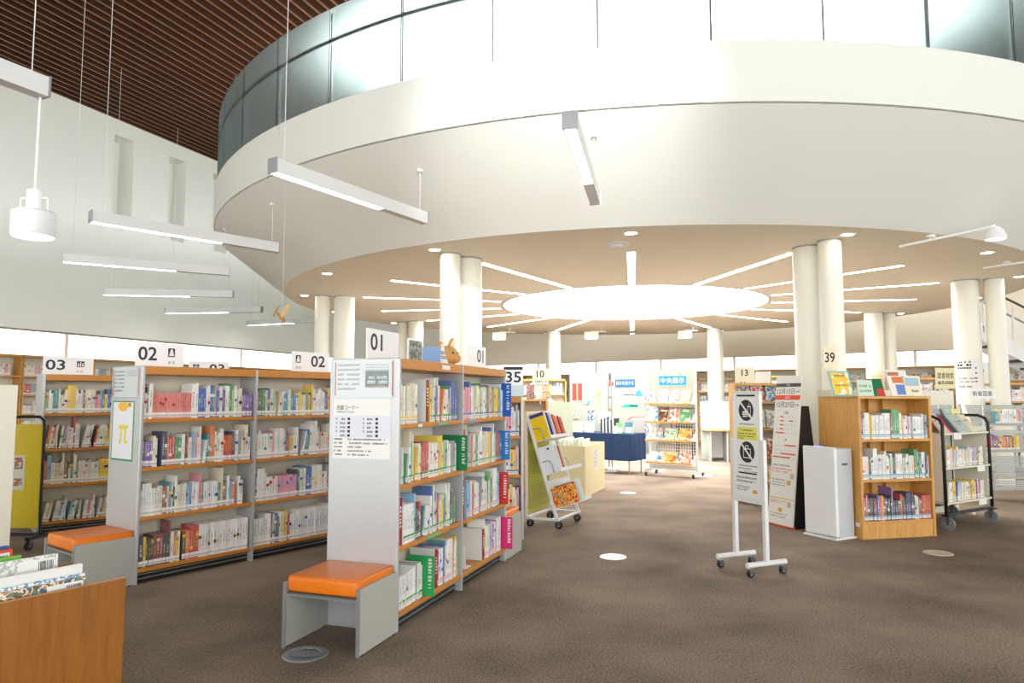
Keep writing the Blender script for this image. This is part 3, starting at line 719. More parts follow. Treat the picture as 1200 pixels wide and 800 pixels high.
# ------------------------------------------------------------------ number signs on the shelf tops
M_SIGNINK = mat('sign_ink', (38, 42, 58), .5)
def picto_people(o, x, z, s, y, f):
    b = plate((x, y, z), f, (0,0,1), s, s*.9, .001); b.build('pictogram', M_INK, o)
    b = MB(); n = Vector(f).cross(Vector((0,0,1)))
    for k, hh in ((.2, .55), (.5, .75), (.8, .55)):
        q = Vector((x, y, z)) + Vector(f)*s*k + n*.0012
        b.prism(disc_poly(q + Vector((0,0,s*hh)), f, (0,0,1), s*.09, 10), n*.0004)
        w_ = Vector(f)*s*.1; b.prism([q - w_ + Vector((0,0,s*.1)), q + w_ + Vector((0,0,s*.1)), q + w_*.8 + Vector((0,0,s*(hh-.1))), q - w_*.8 + Vector((0,0,s*(hh-.1)))], n*.0004)
    b.build('pictogram_figure', M_PAPER, o)
def picto_helm(o, x, z, s, y, f):
    b = plate((x, y, z), f, (0,0,1), s*.8, s, .001); b.build('pictogram', M_INK, o)
    b = MB(); n = Vector(f).cross(Vector((0,0,1)))
    for k, (w0, w1, z0, z1) in enumerate(((.3,.24,.12,.34),(.26,.2,.36,.58),(.18,.14,.6,.86))):
        q = Vector((x, y, z)) + Vector(f)*s*.4 + n*.0012
        b.prism([q - Vector(f)*w0*s + Vector((0,0,z0*s)), q + Vector(f)*w0*s + Vector((0,0,z0*s)), q + Vector(f)*w1*s + Vector((0,0,z1*s)), q - Vector(f)*w1*s + Vector((0,0,z1*s))], n*.0004)
    b.build('pictogram_figure', M_PAPER, o)
def shelf_sign(U, az, x0, x1, num, kind, pos, label, kanji, h=.2):
    o = thing('number_sign', label, 'sign', local(U, x0, SH_W/2 - (.06 if pos == 'b' else 0), SH_H-.003), frame_of(az)); wd = x1-x0
    b = MB(); b.box(0, wd, -.004, .004, 0, h); b.build('plate', M_WHITE, o, bevel=.002)
    X = (1, 0, 0); yf = -.0048
    if kind is None:
        txt(o, num, (wd*(.1 if pos == 'a' else .5), yf, h*.3), X, (0,0,1), h*.56, M_SIGNINK, width=wd*.36)
    else:
        nx = .05 if pos == 'a' else .5; pxx = .66 if pos == 'a' else .1
        txt(o, num, (wd*nx, yf, h*.28), X, (0,0,1), h*.56, M_SIGNINK, width=wd*.38)
        (picto_people if kind == 'p' else picto_helm)(o, wd*pxx, h*.46, h*.36, yf, X)
        txt(o, kanji, (wd*pxx, yf, h*.16), X, (0,0,1), h*.13, M_GINK)
    return o
shelf_sign(U1, A01, .02, .45, '01', None, 'a', 'white 01 sign plate above the panel with the library notice', '')
shelf_sign(U1, A01, 1.55, 1.97, '01', None, 'b', 'white 01 sign plate beside the tan plush toy', '')
shelf_sign(U2, A02, .06, .46, '02', 'h', 'a', 'white 02 sign plate with helmet pictogram above the pi poster panel', '歴 史')
shelf_sign(U2, A02, 1.5, 1.95, '02', 'h', 'b', 'white 02 sign plate with helmet pictogram before the wall columns', '歴 史')
shelf_sign(U3, A03, .02, .5, '03', 'p', 'a', 'white 03 sign plate with people pictogram near the yellow cart', '社 会')
shelf_sign(U3, A03, 1.5, 1.98, '03', 'p', 'b', 'white 03 sign plate half hidden behind the pi-poster bookshelf', '社 会')
# ------------------------------------------------------------------ notices on the end panels
def on_end(U, az, name, label, cat):
    return thing(name, label, cat, U[1], frame_of(az))
E_X = Vector((0, -1, 0)); E_Z = Vector((0, 0, 1))   # seen from the end: x runs from local y=.5 to y=0
def holder(U, az, label, z0, z1, dark):
    o = on_end(U, az, 'document_holder', label, 'document holder')
    b = plate((-.001, .475, z0), E_X, E_Z, .43, z1-z0, .001); b.build('backing_sheet', M_PAPER, o)
    b = MB(); b.box(-.012, -.0095, .045, .475, z0, z1); b.build('clear_cover', M_CLEAR, o)
    b = MB(); b.box(-.014, -.001, .04, .048, z0-.004, z1); b.box(-.014, -.001, .472, .48, z0-.004, z1); b.box(-.014, -.001, .04, .48, z0-.008, z0); b.build('frame', M_CLEAR, o)
    mr_ = mat('red_strip', (214, 70, 62), .5)
    for y in (.462, .052): 
        b = plate((-.003, y, z0+.01), E_X, E_Z, .008, z1-z0-.02, .001); b.build('red_strip', mr_, o)
    r_ = random.Random(3)
    greek(o, (-.0035, .44, z0), E_X, E_Z, [(0, .16, (z1-z0)*(.2+.13*k), .012) for k in range(6)], M_GINK, r_)
    if dark:
        b = plate((-.003, .24, z0+.06), E_X, E_Z, .165, .105, .001); b.build('green_photo', print_mat('board_photo', [(40,70,62),(54,86,76),(70,100,90)], 20), o)
        greek(o, (-.0036, .235, z0+.06), E_X, E_Z, [(.02, .15, .055, .018), (.01, .155, .025, .02)], M_PAPER, r_)
        b = plate((-.0034, .24, z0+.06), E_X, E_Z, .165, .008, .0005); b.build('photo_base', mat('tan_ink', (190, 130, 90), .6), o)
    greek(o, (-.0035, .24, z0), E_X, E_Z, [(0, .17, (z1-z0)*(.72+.07*k), .006) for k in range(3)], M_GINK, r_)
    return o
holder(U1, A01, 'clear document holder with floor plan and dark green photo above the notice', 1.42, SH_H-.012, True)
holder(U2, A02, 'clear document holder with printed floor plan above the pi poster', 1.42, SH_H-.012, False)
nt = on_end(U1, A01, 'notice_board', "white library corner notice with printed category list under the clear holder", 'notice')
b = plate((-.001, .47, 1.035), E_X, E_Z, .41, .375, .001); b.build('sheet', M_PAPER, nt)
b = plate((-.0022, .478, 1.165), E_X, E_Z, .425, .14, .0008); b.build('category_card', mat('card_grey', (222, 224, 234), .6), nt)
txt(nt, '児童コーナー', (-.003, .445, 1.34), E_X, E_Z, .03, M_INK, width=.16)
txt(nt, "Children's Corner", (-.003, .445, 1.322), E_X, E_Z, .012, M_INK, width=.13)
rr = random.Random(8); rows_ = []
for k in range(5):
    for q, off in ((0, .03), (1, .225)): rows_.append((off, off+.01, 1.172+.026*k, .013)); rows_.append((off+.03, off+.07, 1.172+.026*k, .013))
greek(nt, (-.0035, .478, 0), E_X, E_Z, rows_, M_INK, rr)
for k in range(5):
    for off in (.115, .315): plate((-.0035, .478-off, 1.171+.026*k), E_X, E_Z, .018, .016, .0005).build('pictogram', M_INK, nt)
greek(nt, (-.003, .46, 0), E_X, E_Z, [(0, .06, 1.15-.024*k, .011) for k in range(5)] + [(.1, (.38, .38, .2, .27, .27)[k], 1.15-.024*k, .011) for k in range(5)], M_INK, rr)
pp = on_end(U2, A02, 'pi_poster', 'tall gridded poster with a yellow pi sign and green border', 'poster')
b = plate((-.001, .46, .92), E_X, E_Z, .36, .47, .001); b.build('border', mat('poster_green', (56, 146, 92), .6), pp)
b = plate((-.0022, .445, .935), E_X, E_Z, .33, .445, .0008); b.build('sheet', print_mat('pi_digits', [(214,216,224),(232,233,238),(222,224,230)], 120), pp)
b = MB(); PO_ = Vector((-.003, .345, 1.05))
for poly in ([(0,.115),(.02,.15),(.16,.15),(.155,.122),(.03,.12)], [(.04,.125),(.066,.125),(.055,.05),(.04,0),(.012,.008),(.035,.06)], [(.098,.125),(.124,.125),(.124,.04),(.14,.022),(.155,.034),(.16,.016),(.136,0),(.108,.008),(.1,.04)]):
    b.prism([PO_ + E_X*x + E_Z*z for x, z in poly], (-.0006, 0, 0))
b.build('pi_sign', mat('pi_yellow', (222, 206, 70), .6), pp)
b = MB(); c = Vector((-.003, .28, 1.345))
b.prism([c + E_X*(.075*(1+.25*(k % 2))*math.cos(k*math.pi/12)) + E_Z*(.032*(1+.25*(k % 2))*math.sin(k*math.pi/12)) for k in range(24)], (-.0005, 0, 0)); b.build('badge', mat('badge_orange', (240, 178, 50), .6), pp)
b = plate((-.003, .20, 1.345), E_X, E_Z, .05, .03, .0005); b.build('corner_picture', mat('ochre_ink', (184, 142, 60), .6), pp)
# ------------------------------------------------------------------ tabs and box files between the books of unit 01
def tab(x, r, col, cname, label, h=.27, prot=.06, on=U1, z=None, bay=''):
    zz = SH_Z[r] + .001 if z is None else z
    o = thing('shelf_tab', label, 'shelf tab', local(on, x, 0, zz), frame_of(A01))
    b = MB(); b.box(-.003, .003, -prot, .14, 0, h); b.build('plate', mat('tab_'+cname, col, .4), o, bevel=.002)
    r_ = random.Random(int(x*100)+r)
    q = MB()
    for k in range(9):
        z0 = h*.88 - k*h*.085
        for j in range(2):
            if r_.random() < .85: plate((-.0034, -prot+.042-.018*j*.0, z0 + j*h*.032), (0,-1,0), (0,0,1), .03*r_.uniform(.6,1), h*.022, .0004, q)
    q.build('lettering', M_PAPER, o)
tab(1.955, 0, (24,92,190), 'blue', 'blue shelf tab standing out at the end of the top shelf', .29)
tab(.955, 1, (20,128,72), 'green', 'dark green shelf tab on the second shelf beside the upright', .26)
tab(1.92, 1, (40,130,205), 'sky', 'sky blue shelf tab at the end of the second shelf', .25)
tab(1.88, 2, (206,44,40), 'red', 'red shelf tab at the end of the third shelf', .27)
tab(.40, 3, (34,160,84), 'leaf', 'bright green shelf tab among white books on the bottom shelf', .26)
tab(1.93, 3, (214,40,120), 'magenta', 'magenta shelf tab at the end of the bottom shelf', .27, .08)
def boxfile(x, r, label, t=.05, h=.3, d=.19, col=(222,224,222)):
    o = thing('box_file', label, 'box file', local(U1, x, .012, SH_Z[r]+.001), frame_of(A01))
    b = MB(); b.box(0, t, .002, d, 0, h); b.build('case', mat('boxfile_grey', col, .5), o, bevel=.002)
    b = MB(); b.box(.002, t-.002, -.0005, .003, .004, h-.004); b.build('red_spine', mat('boxfile_red', (150, 36, 40), .5), o)
    q = MB(); r_ = random.Random(r)
    for k in range(6): plate((t*.3, -.0012, h*.75-k*h*.075), (1,0,0), (0,0,1), t*.4, h*.05*r_.uniform(.5,1), .0004, q)
    q.build('lettering', M_PAPER, o)
boxfile(.40, 0, 'pale box file with dark red spine among books on the top shelf', .045, .29)
boxfile(1.03, 1, 'pale box file with dark red spine next to the upright on the second shelf', .05)
boxfile(.035, 2, 'pale box file with dark red spine beside the end panel on the third shelf', .045)
boxfile(1.03, 2, 'pale box file with dark red spine next to the upright on the third shelf', .05)
boxfile(.56, 3, 'pale box file with dark red spine behind the bright green tab', .045, .27)
boxfile(1.45, 3, 'pale box file with dark red spine beside the white bookend, bottom shelf', .05, .25)
o = thing('bookend', 'white steel bookend with an arched opening on the bottom shelf', 'bookend', local(U1, 1.15, .03, SH_Z[3]), frame_of(A01))
pts = [(0,0,0),(.02,0,0),(.02,0,.1)] ; b = MB()
out = [(0,0),(.14,0),(.14,.17),(0,.17)]; n = 12
arch = [(.035,0)] + [(.07-.035*math.cos(math.pi*k/n), .09+.035*math.sin(math.pi*k/n)) for k in range(n+1)] + [(.105,0)]
poly = [(0,0)] + arch + [(.14,0),(.14,.17),(0,.17)]
b.prism([Vector((0, p[0], p[1])) for p in poly], (.004, 0, 0)); b.build('upright', M_WHITE, o)
b = MB(); b.box(.004, .12, 0, .14, 0, .003); b.build('foot', M_WHITE, o)
# small label plates on the boards
for x, z, w_, c, lb in ((.62, SH_H-.05, .13, M_PAPER, 'small white label plate on the top board'), (.26, 1.226, .05, M_PAPER, 'tiny white label on the first shelf board')):
    o = tag(MB().box(0, w_, -.009, -.003, 0, .03 if z > 1.4 else .018).build('label_plate', c, None, loc=local(U1, x, 0, z)), lb, 'label'); o.rotation_euler = (0, 0, frame_of(A01))
for x, z, w_, c, lb in ((.55, 1.226, .16, mat('label_green', (120,176,140), .5), 'pale green label strip on the first shelf board'), (1.12, 1.226, .14, mat('label_blue', (130,150,200), .5), 'pale blue label strip on the first shelf board'),
                        (.4, .479, .2, mat('label_green2', (110,190,110), .5), 'green label strip on the third shelf board')):
    o = tag(MB().box(0, w_, -.009, -.003, 0, .018).build('label_plate', c, None, loc=local(U1, x, 0, z)), lb, 'label'); o.rotation_euler = (0, 0, frame_of(A01))
# things on top of unit 01
o = thing('framed_photo', 'small framed dark green photo on the bookshelf top by the sign', 'photo frame', local(U1, .50, .2, SH_H-.003), frame_of(A01))
b = MB(); b.box(0, .22, 0, .012, 0, .17); b.build('frame', M_WHITE, o)
b = MB(); b.box(.012, .208, -.002, .002, .012, .158); b.build('photo', print_mat('frame_photo', [(70,86,78),(96,108,98),(150,156,140)], 25), o)
o = thing('desk_calendar', 'blue and white folded card standing on the bookshelf top', 'calendar', local(U1, .95, .16, SH_H-.003), frame_of(A01))
b = MB(); b.prism([(0,0,0),(0,.1,.0),(0,.05,.14)], (.16,0,0)); b.build('card', M_PAPER, o)
b = plate((-.0015, .16, 0), (0,-1,0), (0,0,1), .16, .14, .003); b.build('blue_face', mat('card_blue', (130,164,212), .5), o)
greek(o, (.02, -.001, .02), (1,0,0), Vector((0,.05,.14)).normalized(), [(.0,.12,.03,.03),(.0,.12,.07,.03)], M_GINK, rr)
# plush animal: one body mesh by lathe-like blobs
def blob(c, rx, ry, rz_, n=14, m=9):
    vs = [(c[0], c[1], c[2]-rz_)]; fs = []
    for i in range(1, m):
        a = -math.pi/2 + math.pi*i/m
        for k in range(n): vs.append((c[0]+rx*math.cos(a)*math.cos(2*math.pi*k/n), c[1]+ry*math.cos(a)*math.sin(2*math.pi*k/n), c[2]+rz_*math.sin(a)))
    vs.append((c[0], c[1], c[2]+rz_)); top = len(vs)-1
    for k in range(n): fs.append((0, 1+(k+1) % n, 1+k)); fs.append((top, 1+(m-2)*n+k, 1+(m-2)*n+(k+1) % n))
    for i in range(m-2):
        for k in range(n): fs.append((1+i*n+k, 1+i*n+(k+1) % n, 1+(i+1)*n+(k+1) % n, 1+(i+1)*n+k))
    return vs, fs
M_PLUSH = mat('plush', (206, 158, 96), .95, var=.12, scale=60, bump=.6, bscale=120); M_PLUSH2 = mat('plush_pale', (240, 222, 184), .95, var=.06, scale=40)
o = thing('plush_toy', 'tan plush animal with big upright ears sitting on the bookshelf top', 'plush toy', local(U1, 1.5, .36, SH_H-.003), frame_of(A01))
b = MB(); b.add(*blob((.02,.02,.06), .095, .09, .065)); b.add(*blob((.0,-.01,.105), .1, .09, .085)); b.add(*blob((.01,-.07,.08), .05, .055, .042)); b.build('body', M_PLUSH, o, smooth=True)
for s_, tilt in ((-1, .75), (1, .7)):
    xf = Matrix.Translation((s_*.06, 0, .155 if s_ > 0 else .12)) @ Matrix.Rotation(s_*tilt, 4, 'Y')
    q = MB(); v_, f_ = blob((0,0,.05), .045, .018, .07 if s_ < 0 else .085); q.add(v_, f_, 0, xf); e_ = q.build('ear', M_PLUSH, o, smooth=True)
    q = MB(); v_, f_ = blob((0,-.012,.05), .03, .01, .052 if s_ < 0 else .066); q.add(v_, f_, 0, xf); q.build('inner_ear', M_PLUSH2, e_, smooth=True)
for x in (-.06, .03):
    q = MB(); q.add(*blob((x, -.088 if x < 0 else -.092, .125), .009, .009, .009, 8, 6)); q.build('eye', M_BLACK, o, smooth=True)
# ------------------------------------------------------------------ helpers for furniture
def rzof(d): return math.atan2(d[1], d[0])
def castor(parent, x, y, r=.035, m=None, off=.02, name='castor', rot=0):
    b = MB(); b.box(x-.014-off*.3, x+.014+off*.3, y-.02, y+.02, r*1.3, r*2.15); b.box(x-.018, x-.013, y-.016, y+.016, r*.8, r*1.6); b.box(x+.013, x+.018, y-.016, y+.016, r*.8, r*1.6)
    c = b.build(name, M_DGREY, parent)
    b = MB(); b.cyl((x-.012, y, r), (x+.012, y, r), r, 18); b.build('wheel', m or M_BLACK, c, smooth='auto')
    b = MB(); b.cyl((x-.0135, y, r), (x+.0135, y, r), r*.45, 12); b.build('hub', M_ALU, c, smooth='auto')
    return c
def cover(name, label, cat, O, rz, w_, h, t, m, tilt=0, group=None, rows=None, ink=None, extra=None):
    """a face-out book or leaflet: lower left front corner at O, facing local -Y, leaning back by tilt"""
    o = thing(name, label, cat, O, rz, group); X = Vector((1,0,0)); Z = Vector((0, math.sin(tilt), math.cos(tilt))); N_ = Vector((0, math.cos(tilt), -math.sin(tilt)))
    b = MB(); b.prism([N_*.001, X*w_ + N_*.001, X*w_ + Z*h + N_*.001, Z*h + N_*.001], N_*t); b.build('pages', M_PAGES, o)
    b = MB(); b.prism([Vector((0,0,0)), X*w_, X*w_ + Z*h, Z*h], N_*.001); b.build('cover', m, o)
    if rows: greek(o, -N_*.0006, X, Z, [(w_*a, w_*c, h*y, h*hh) for a, c, y, hh in rows], ink or M_INK, random.Random(int(w_*1e4)))
    for (x0, x1, z0, z1, mm) in (extra or ()):
        b = MB(); b.prism([X*w_*x0 + Z*h*z0 - N_*.0004, X*w_*x1 + Z*h*z0 - N_*.0004, X*w_*x1 + Z*h*z1 - N_*.0004, X*w_*x0 + Z*h*z1 - N_*.0004], N_*.0003); b.build('printed_panel', mm, o)
    return o
RB = random.Random(21)
# ------------------------------------------------------------------ picture-book bin at the front
XB_ = Vector((.566, .824, 0)); YB_ = Vector((-.824, .566, 0)); QB = at_z(148, 676.5, .62); QB.z = 0
OB = QB - XB_*1.0
bo = thing('picture_book_bin', 'brown wooden bin for picture books with open top', 'book bin', OB, rzof(XB_))
for nm, a in (('front_panel', (0, 1.0, 0, .022, .03, .62)), ('back_panel', (0, 1.0, .5, .522, .03, .62)), ('side_panel', (.978, 1.0, .022, .5, .03, .50)), ('side_panel', (0, .022, .022, .5, .03, .50)), ('bottom', (.022, .978, .022, .5, .24, .26)), ('plinth', (.03, .97, .03, .49, 0, .03))):
    MB().box(*a).build(nm, M_BINW, bo, bevel=.003)
MB().box(0, 1.0, .0, .022, .62, .6215).build('edge_band', mat('edge_band', (206, 150, 110), .5), bo)
MIL = print_mat('cover_mosaic', [(60,110,130),(196,150,110),(236,226,206),(120,90,70),(90,150,120)], 26)
SKC = print_mat('cover_sketch', [(226,228,222),(238,238,232),(180,186,182),(232,234,228)], 30)
bins = [(.045, .65, .65, MIL, 'mosaic-patterned', 1), (.062, .654, .661, print_mat('cover_bluewhite', [(236,240,244),(120,160,200),(240,240,240)], 30), 'blue and white speckled', 0), (.085, .653, .698, M_PAPER, 'plain white', 0),
        (.16, .585, .745, SKC, 'grey sketch-patterned', 1), (.235, .474, .748, mat('cover_lime', (120,196,70), .4), 'lime green', 0), (.30, .465, .767, mat('cover_redorange', (214,74,40), .4), 'red-orange', 1), (.36, .472, .773, mat('cover_blue', (40,84,150), .4), 'dark blue', 0)]
for y, xr, zt_, m, nm, bar_ in bins:
    o = thing('picture_book', f'{nm} picture book standing in the brown wooden bin', 'picture book', OB + XB_*(.03) + YB_*y + Vector((0,0,.26)), rzof(XB_), 'picture books in the bin')
    hh = zt_ - .26; wd = xr + .20 - .03
    MB().box(.003, wd-.003, .002, .012, 0, hh-.003).build('pages', M_PAGES, o)
    MB().box(0, wd, 0, .002, 0, hh).box(0, wd, .012, .014, 0, hh).box(0, .002, .002, .012, 0, hh).build('cover', m, o, bevel=.001)
    if bar_:
        c = MB().box(wd-.15, wd-.012, -.001, .0003, hh-.075, hh-.012).build('barcode_label', M_PAPER, o)
        b = MB(); x = wd-.075
        while x < wd-.02: b.box(x, x+.0025, -.0015, -.0008, hh-.06, hh-.022); x += RB.choice((.004, .006))
        b.build('barcode', M_INK, c)
# cream shelf end at the picture's edge, yellow cart behind it
o = thing('steel_bookcase', 'plain cream steel bookcase end beside the yellow cart', 'bookcase', at_y(21, 460, 5.8) * 1, frame_of(90)); q = at_y(21, 460, 5.8); o.location = (q.x, q.y, 0); o.rotation_euler = (0, 0, math.atan2(.62, .785))
MB().box(-.6, 0, 0, .02, 0, 1.52).build('end_panel', M_CREAM, o, bevel=.004); MB().box(-.31, -.29, .02, .9, 0, 1.52).build('back_panel', M_CREAM, o)
for z in (.1, .45, .8, 1.15, 1.49): MB().box(-.6, -.0, .02, .9, z, z+.025).build('shelf_board', M_CREAM, o)
MB().box(-.6, 0, .9, .92, 0, 1.52).build('end_panel', M_CREAM, o, bevel=.004)
yc = thing('display_cart', 'bright yellow board on a black tube frame cart with castors', 'cart', (fl(46, 640).x, fl(46, 640).y, 0), R(178))
MB().box(.03, .75, -.012, .004, .17, 1.16).build('board', mat('yellow_board', (232, 206, 20), .5, var=.03), yc, bevel=.004)
b = MB(); b.tube([(.0,.06,.10),(0,0,.14),(.008,0,.3),(.008,0,1.14),(.02,0,1.2),(.06,0,1.23),(.8,0,1.23)], .014, 8); b.build('frame', M_BLACK, yc, smooth=True)
MB().box(-.04, .8, -.02, .02, .1, .13).box(-.04, 0, -.2, .2, .09, .12).build('base_bar', M_BLACK, yc)
for y in (-.17, .17): castor(yc, -.02, y, .045)
c = MB().box(.18, .4, .004, .006, .53, .86).build('notice_sheet', M_PAPER, yc)
MB().box(.2, .28, .006, .0065, .73, .84).box(.2, .28, .006, .0065, .57, .64).build('printed_picture', print_mat('notice_pic', [(200,80,60),(90,130,90),(230,220,200)], 30), c)
# ------------------------------------------------------------------ magazine cart with a yellow ribbed back
Lc = Vector((.45, .89, 0)).normalized(); OC = fl(617, 617)
mc = thing('magazine_cart', 'white slanted-shelf cart with ribbed yellow-green back panel and castors', 'book cart', OC, rzof(Lc))
def mcp(l, m, z): return Vector((l, -m, z))      # l along the cart, m towards its shelves
WC = .62
TOPZ, BOTZ, BM = 1.245, .115, .37
sd = Vector((0, -BM, BOTZ - TOPZ)).normalized(); qd = Vector((0, -sd.z*-1, 0)); 
sl = mcp(0, BM, BOTZ) - mcp(0, 0, TOPZ); SLEN = sl.length; sl.normalize(); qn = Vector((0, sl.z, -sl.y)).normalized()
if qn.z < 0: qn = -qn
for l in (0, WC):
    b = MB(); b.bar(mcp(l, 0, .09), mcp(l, 0, TOPZ), .025, .025); b.bar(mcp(l, 0, TOPZ-.01), mcp(l, BM, BOTZ-.02), .025, .03); b.bar(mcp(l, -.012, .1), mcp(l, BM+.02, .1), .025, .025); b.build('side_frame', M_WMETAL, mc)
b = MB()
for m_, z in ((0, .1), (BM, .1), (0, TOPZ)): b.bar(mcp(0, m_, z), mcp(WC, m_, z), .022, .022)
b.build('cross_bar', M_WMETAL, mc)
b = MB(); n = 44
for k in range(n):
    z0 = .14 + (TOPZ-.16)*k/n; z1 = .14 + (TOPZ-.16)*(k+.72)/n; zz = .14 + (TOPZ-.16)*(k+1)/n
    b.add([tuple(mcp(.01,.006,z0)), tuple(mcp(WC-.01,.006,z0)), tuple(mcp(WC-.01,.014,z1)), tuple(mcp(.01,.014,z1)), tuple(mcp(.01,.006,zz)), tuple(mcp(WC-.01,.006,zz))], [(0,1,2,3),(3,2,5,4)])
b.box(.01, WC-.01, -.006, 0, .14, TOPZ-.02)
b.build('ribbed_panel', mat('lime_panel', (188, 186, 40), .55, var=.05), mc)
for l, m_ in ((.04, .03), (.04, BM), (WC-.04, .03), (WC-.04, BM)): castor(mc, l, -m_, .042)
TIERS = (.34, .71, 1.08); TD = .2
for ti, t_ in enumerate(TIERS):
    p = mcp(0, 0, TOPZ) + sl*t_
    b = MB(); b.prism([p, p + qn*TD, p + qn*TD + sl*.008, p + sl*.008], (WC, 0, 0)); b.prism([p + qn*TD - sl*.025, p + qn*(TD+.006) - sl*.025, p + qn*(TD+.006) + sl*.012, p + qn*TD + sl*.012], (WC, 0, 0)); b.build('tray', M_WMETAL, mc)
    b = MB(); b.prism([p - sl*.3, p - sl*.3 + qn*-.006, p + qn*-.006, p], (WC, 0, 0)); b.build('tray_back', M_WMETAL, mc)
    for l in (-.006, WC*.72):
        c0 = p + qn*.02 + Vector((l, 0, 0)); e0 = p + qn*(TD*.62) + Vector((l, 0, 0))
        b = MB(); b.tube([e0 - sl*.0, e0 - sl*.10, e0 - sl*.13 - qn*.02, e0 - sl*.14 - qn*.05, c0 - sl*.14], .006, 8); b.build('wire_stop', M_ALU, mc, smooth=True)
XR = Matrix(((1,0,0,0),(0,1,0,0),(0,0,1,0),(0,0,0,1)))
def cart_book(ti, l, t, h, w_, m, label, panel=None):
    p = mcp(0, 0, TOPZ) + sl*TIERS[ti] + qn*.004
    o = thing('magazine', label, 'magazine', mc.location + Matrix.Rotation(rzof(Lc), 3, 'Z') @ (p + Vector((l, 0, 0))), rzof(Lc), 'magazines on the yellow-backed cart')
    Z0 = -sl; b = MB(); b.prism([Vector((0,0,0)), qn*w_, qn*w_ + Z0*h, Z0*h], (t, 0, 0)); b.build('cover', m, o)
    b = MB(); b.prism([qn*.004 + Z0*(h+.0004) + Vector((.002,0,0)), qn*(w_-.004) + Z0*(h+.0004) + Vector((.002,0,0)), qn*(w_-.004) + Z0*(h-.004) + Vector((.002,0,0)), qn*.004 + Z0*(h-.004) + Vector((.002,0,0))], (max(.001, t-.004), 0, 0)); b.build('pages', M_PAGES, o)
    if panel:
        a, c, d, e, mm = panel; b = MB(); b.prism([qn*w_*a + Z0*h*d, qn*w_*c + Z0*h*d, qn*w_*c + Z0*h*e, qn*w_*a + Z0*h*e], (-.0008, 0, 0)); b.build('printed_band', mm, o)
        r_ = random.Random(5); 
MYEL = mat('mag_yellow', (242, 206, 24), .35); MNAVY = mat('mag_navy', (44, 58, 140), .4)
MFIRE = print_mat('mag_fire', [(206,44,32),(240,196,50),(226,84,36),(250,220,120),(190,40,40)], 22)
cart_book(0, .01, .008, .30, .185, MYEL, 'yellow magazine with blue top band, first on the cart top tray', (0, 1, .86, .985, MNAVY))
for k, (c, nm) in enumerate((((232,234,238),'white'),((60,80,150),'blue'),((238,238,236),'pale'),((210,96,70),'coral'),((226,180,150),'peach'),((196,70,60),'red'),((230,150,130),'salmon'))):
    cart_book(0, .055 + k*.07, .014, .30 - .012*k, .18, mat('mag_'+nm, c, .4), f'{nm} magazine filed on the top tray of the yellow-backed cart')
cart_book(1, .01, .008, .30, .19, mat('mag_snow', (236, 238, 242), .35), 'white magazine with small dark print, first on the cart middle tray', (.55, .7, .84, .9, M_INK))
for k, (c, nm) in enumerate((((204,206,212),'silver'),((240,240,238),'snowy'),((196,110,80),'rust'),((236,214,190),'sand'))):
    cart_book(1, .04 + k*.05, .012, .29 - .01*k, .185, mat('mag_'+nm, c, .4), f'{nm} magazine filed on the middle tray of the yellow-backed cart')
cart_book(2, .01, .012, .21, .30, MFIRE, 'red and yellow patterned magazine, first on the cart bottom tray')
for k, (c, nm) in enumerate((((86,60,110),'violet'),((180,50,50),'crimson'),((226,238,228),'mint'),((238,240,238),'ivory'))):
    cart_book(2, .05 + k*.09, .012, .21 + .012*k, .24, mat('mag_'+nm, c, .4), f'{nm} magazine filed on the bottom tray of the yellow-backed cart')
# ------------------------------------------------------------------ cream file cabinet
OF = fl(686, 583); XF_ = (fl(710, 571) - OF).normalized()
fc = thing('browser_box', 'low cream browser box with pale files sticking out of its top', 'browser box', OF, rzof(XF_)); FL_ = 1.15
M_CRY = mat('cream_yellow', (236, 224, 182), .5, var=.02)
for a in ((0, FL_, 0, .02, .0, .72), (0, FL_, .58, .6, 0, .72), (0, .02, .02, .58, 0, .72), (FL_-.02, FL_, .02, .58, 0, .72)): MB().box(*a).build('side_panel', M_CRY, fc, bevel=.003)
MB().box(.02, FL_-.02, .02, .58, .3, .32).build('bottom', M_CRY, fc)
c = MB().box(.45, .72, -.003, 0, .34, .66).build('notice_sheet', M_PAPER, fc); greek(c, (.45, -.0036, .34), (1,0,0), (0,0,1), [(.03, .24, .04+.035*k, .018) for k in range(8)], M_GINK, RB)
for k in range(9):
    c_ = [(226,238,226),(240,242,238),(206,228,204),(236,236,226)][k % 4]
    o = cover('file_folder', f"{['pale green','white','soft green','cream'][k % 4]} file card standing in the cream browser box", 'file', OF + Vector((math.cos(rzof(XF_))*.05 - math.sin(rzof(XF_))*(.06+k*.055), math.sin(rzof(XF_))*.05 + math.cos(rzof(XF_))*(.06+k*.055), .32)), rzof(XF_), .3 + .7*((k*37) % 10)/14, .46 + .02*((k*7) % 3), .012, mat(f'file_{k % 4}', c_, .6), group='files in the cream browser box')
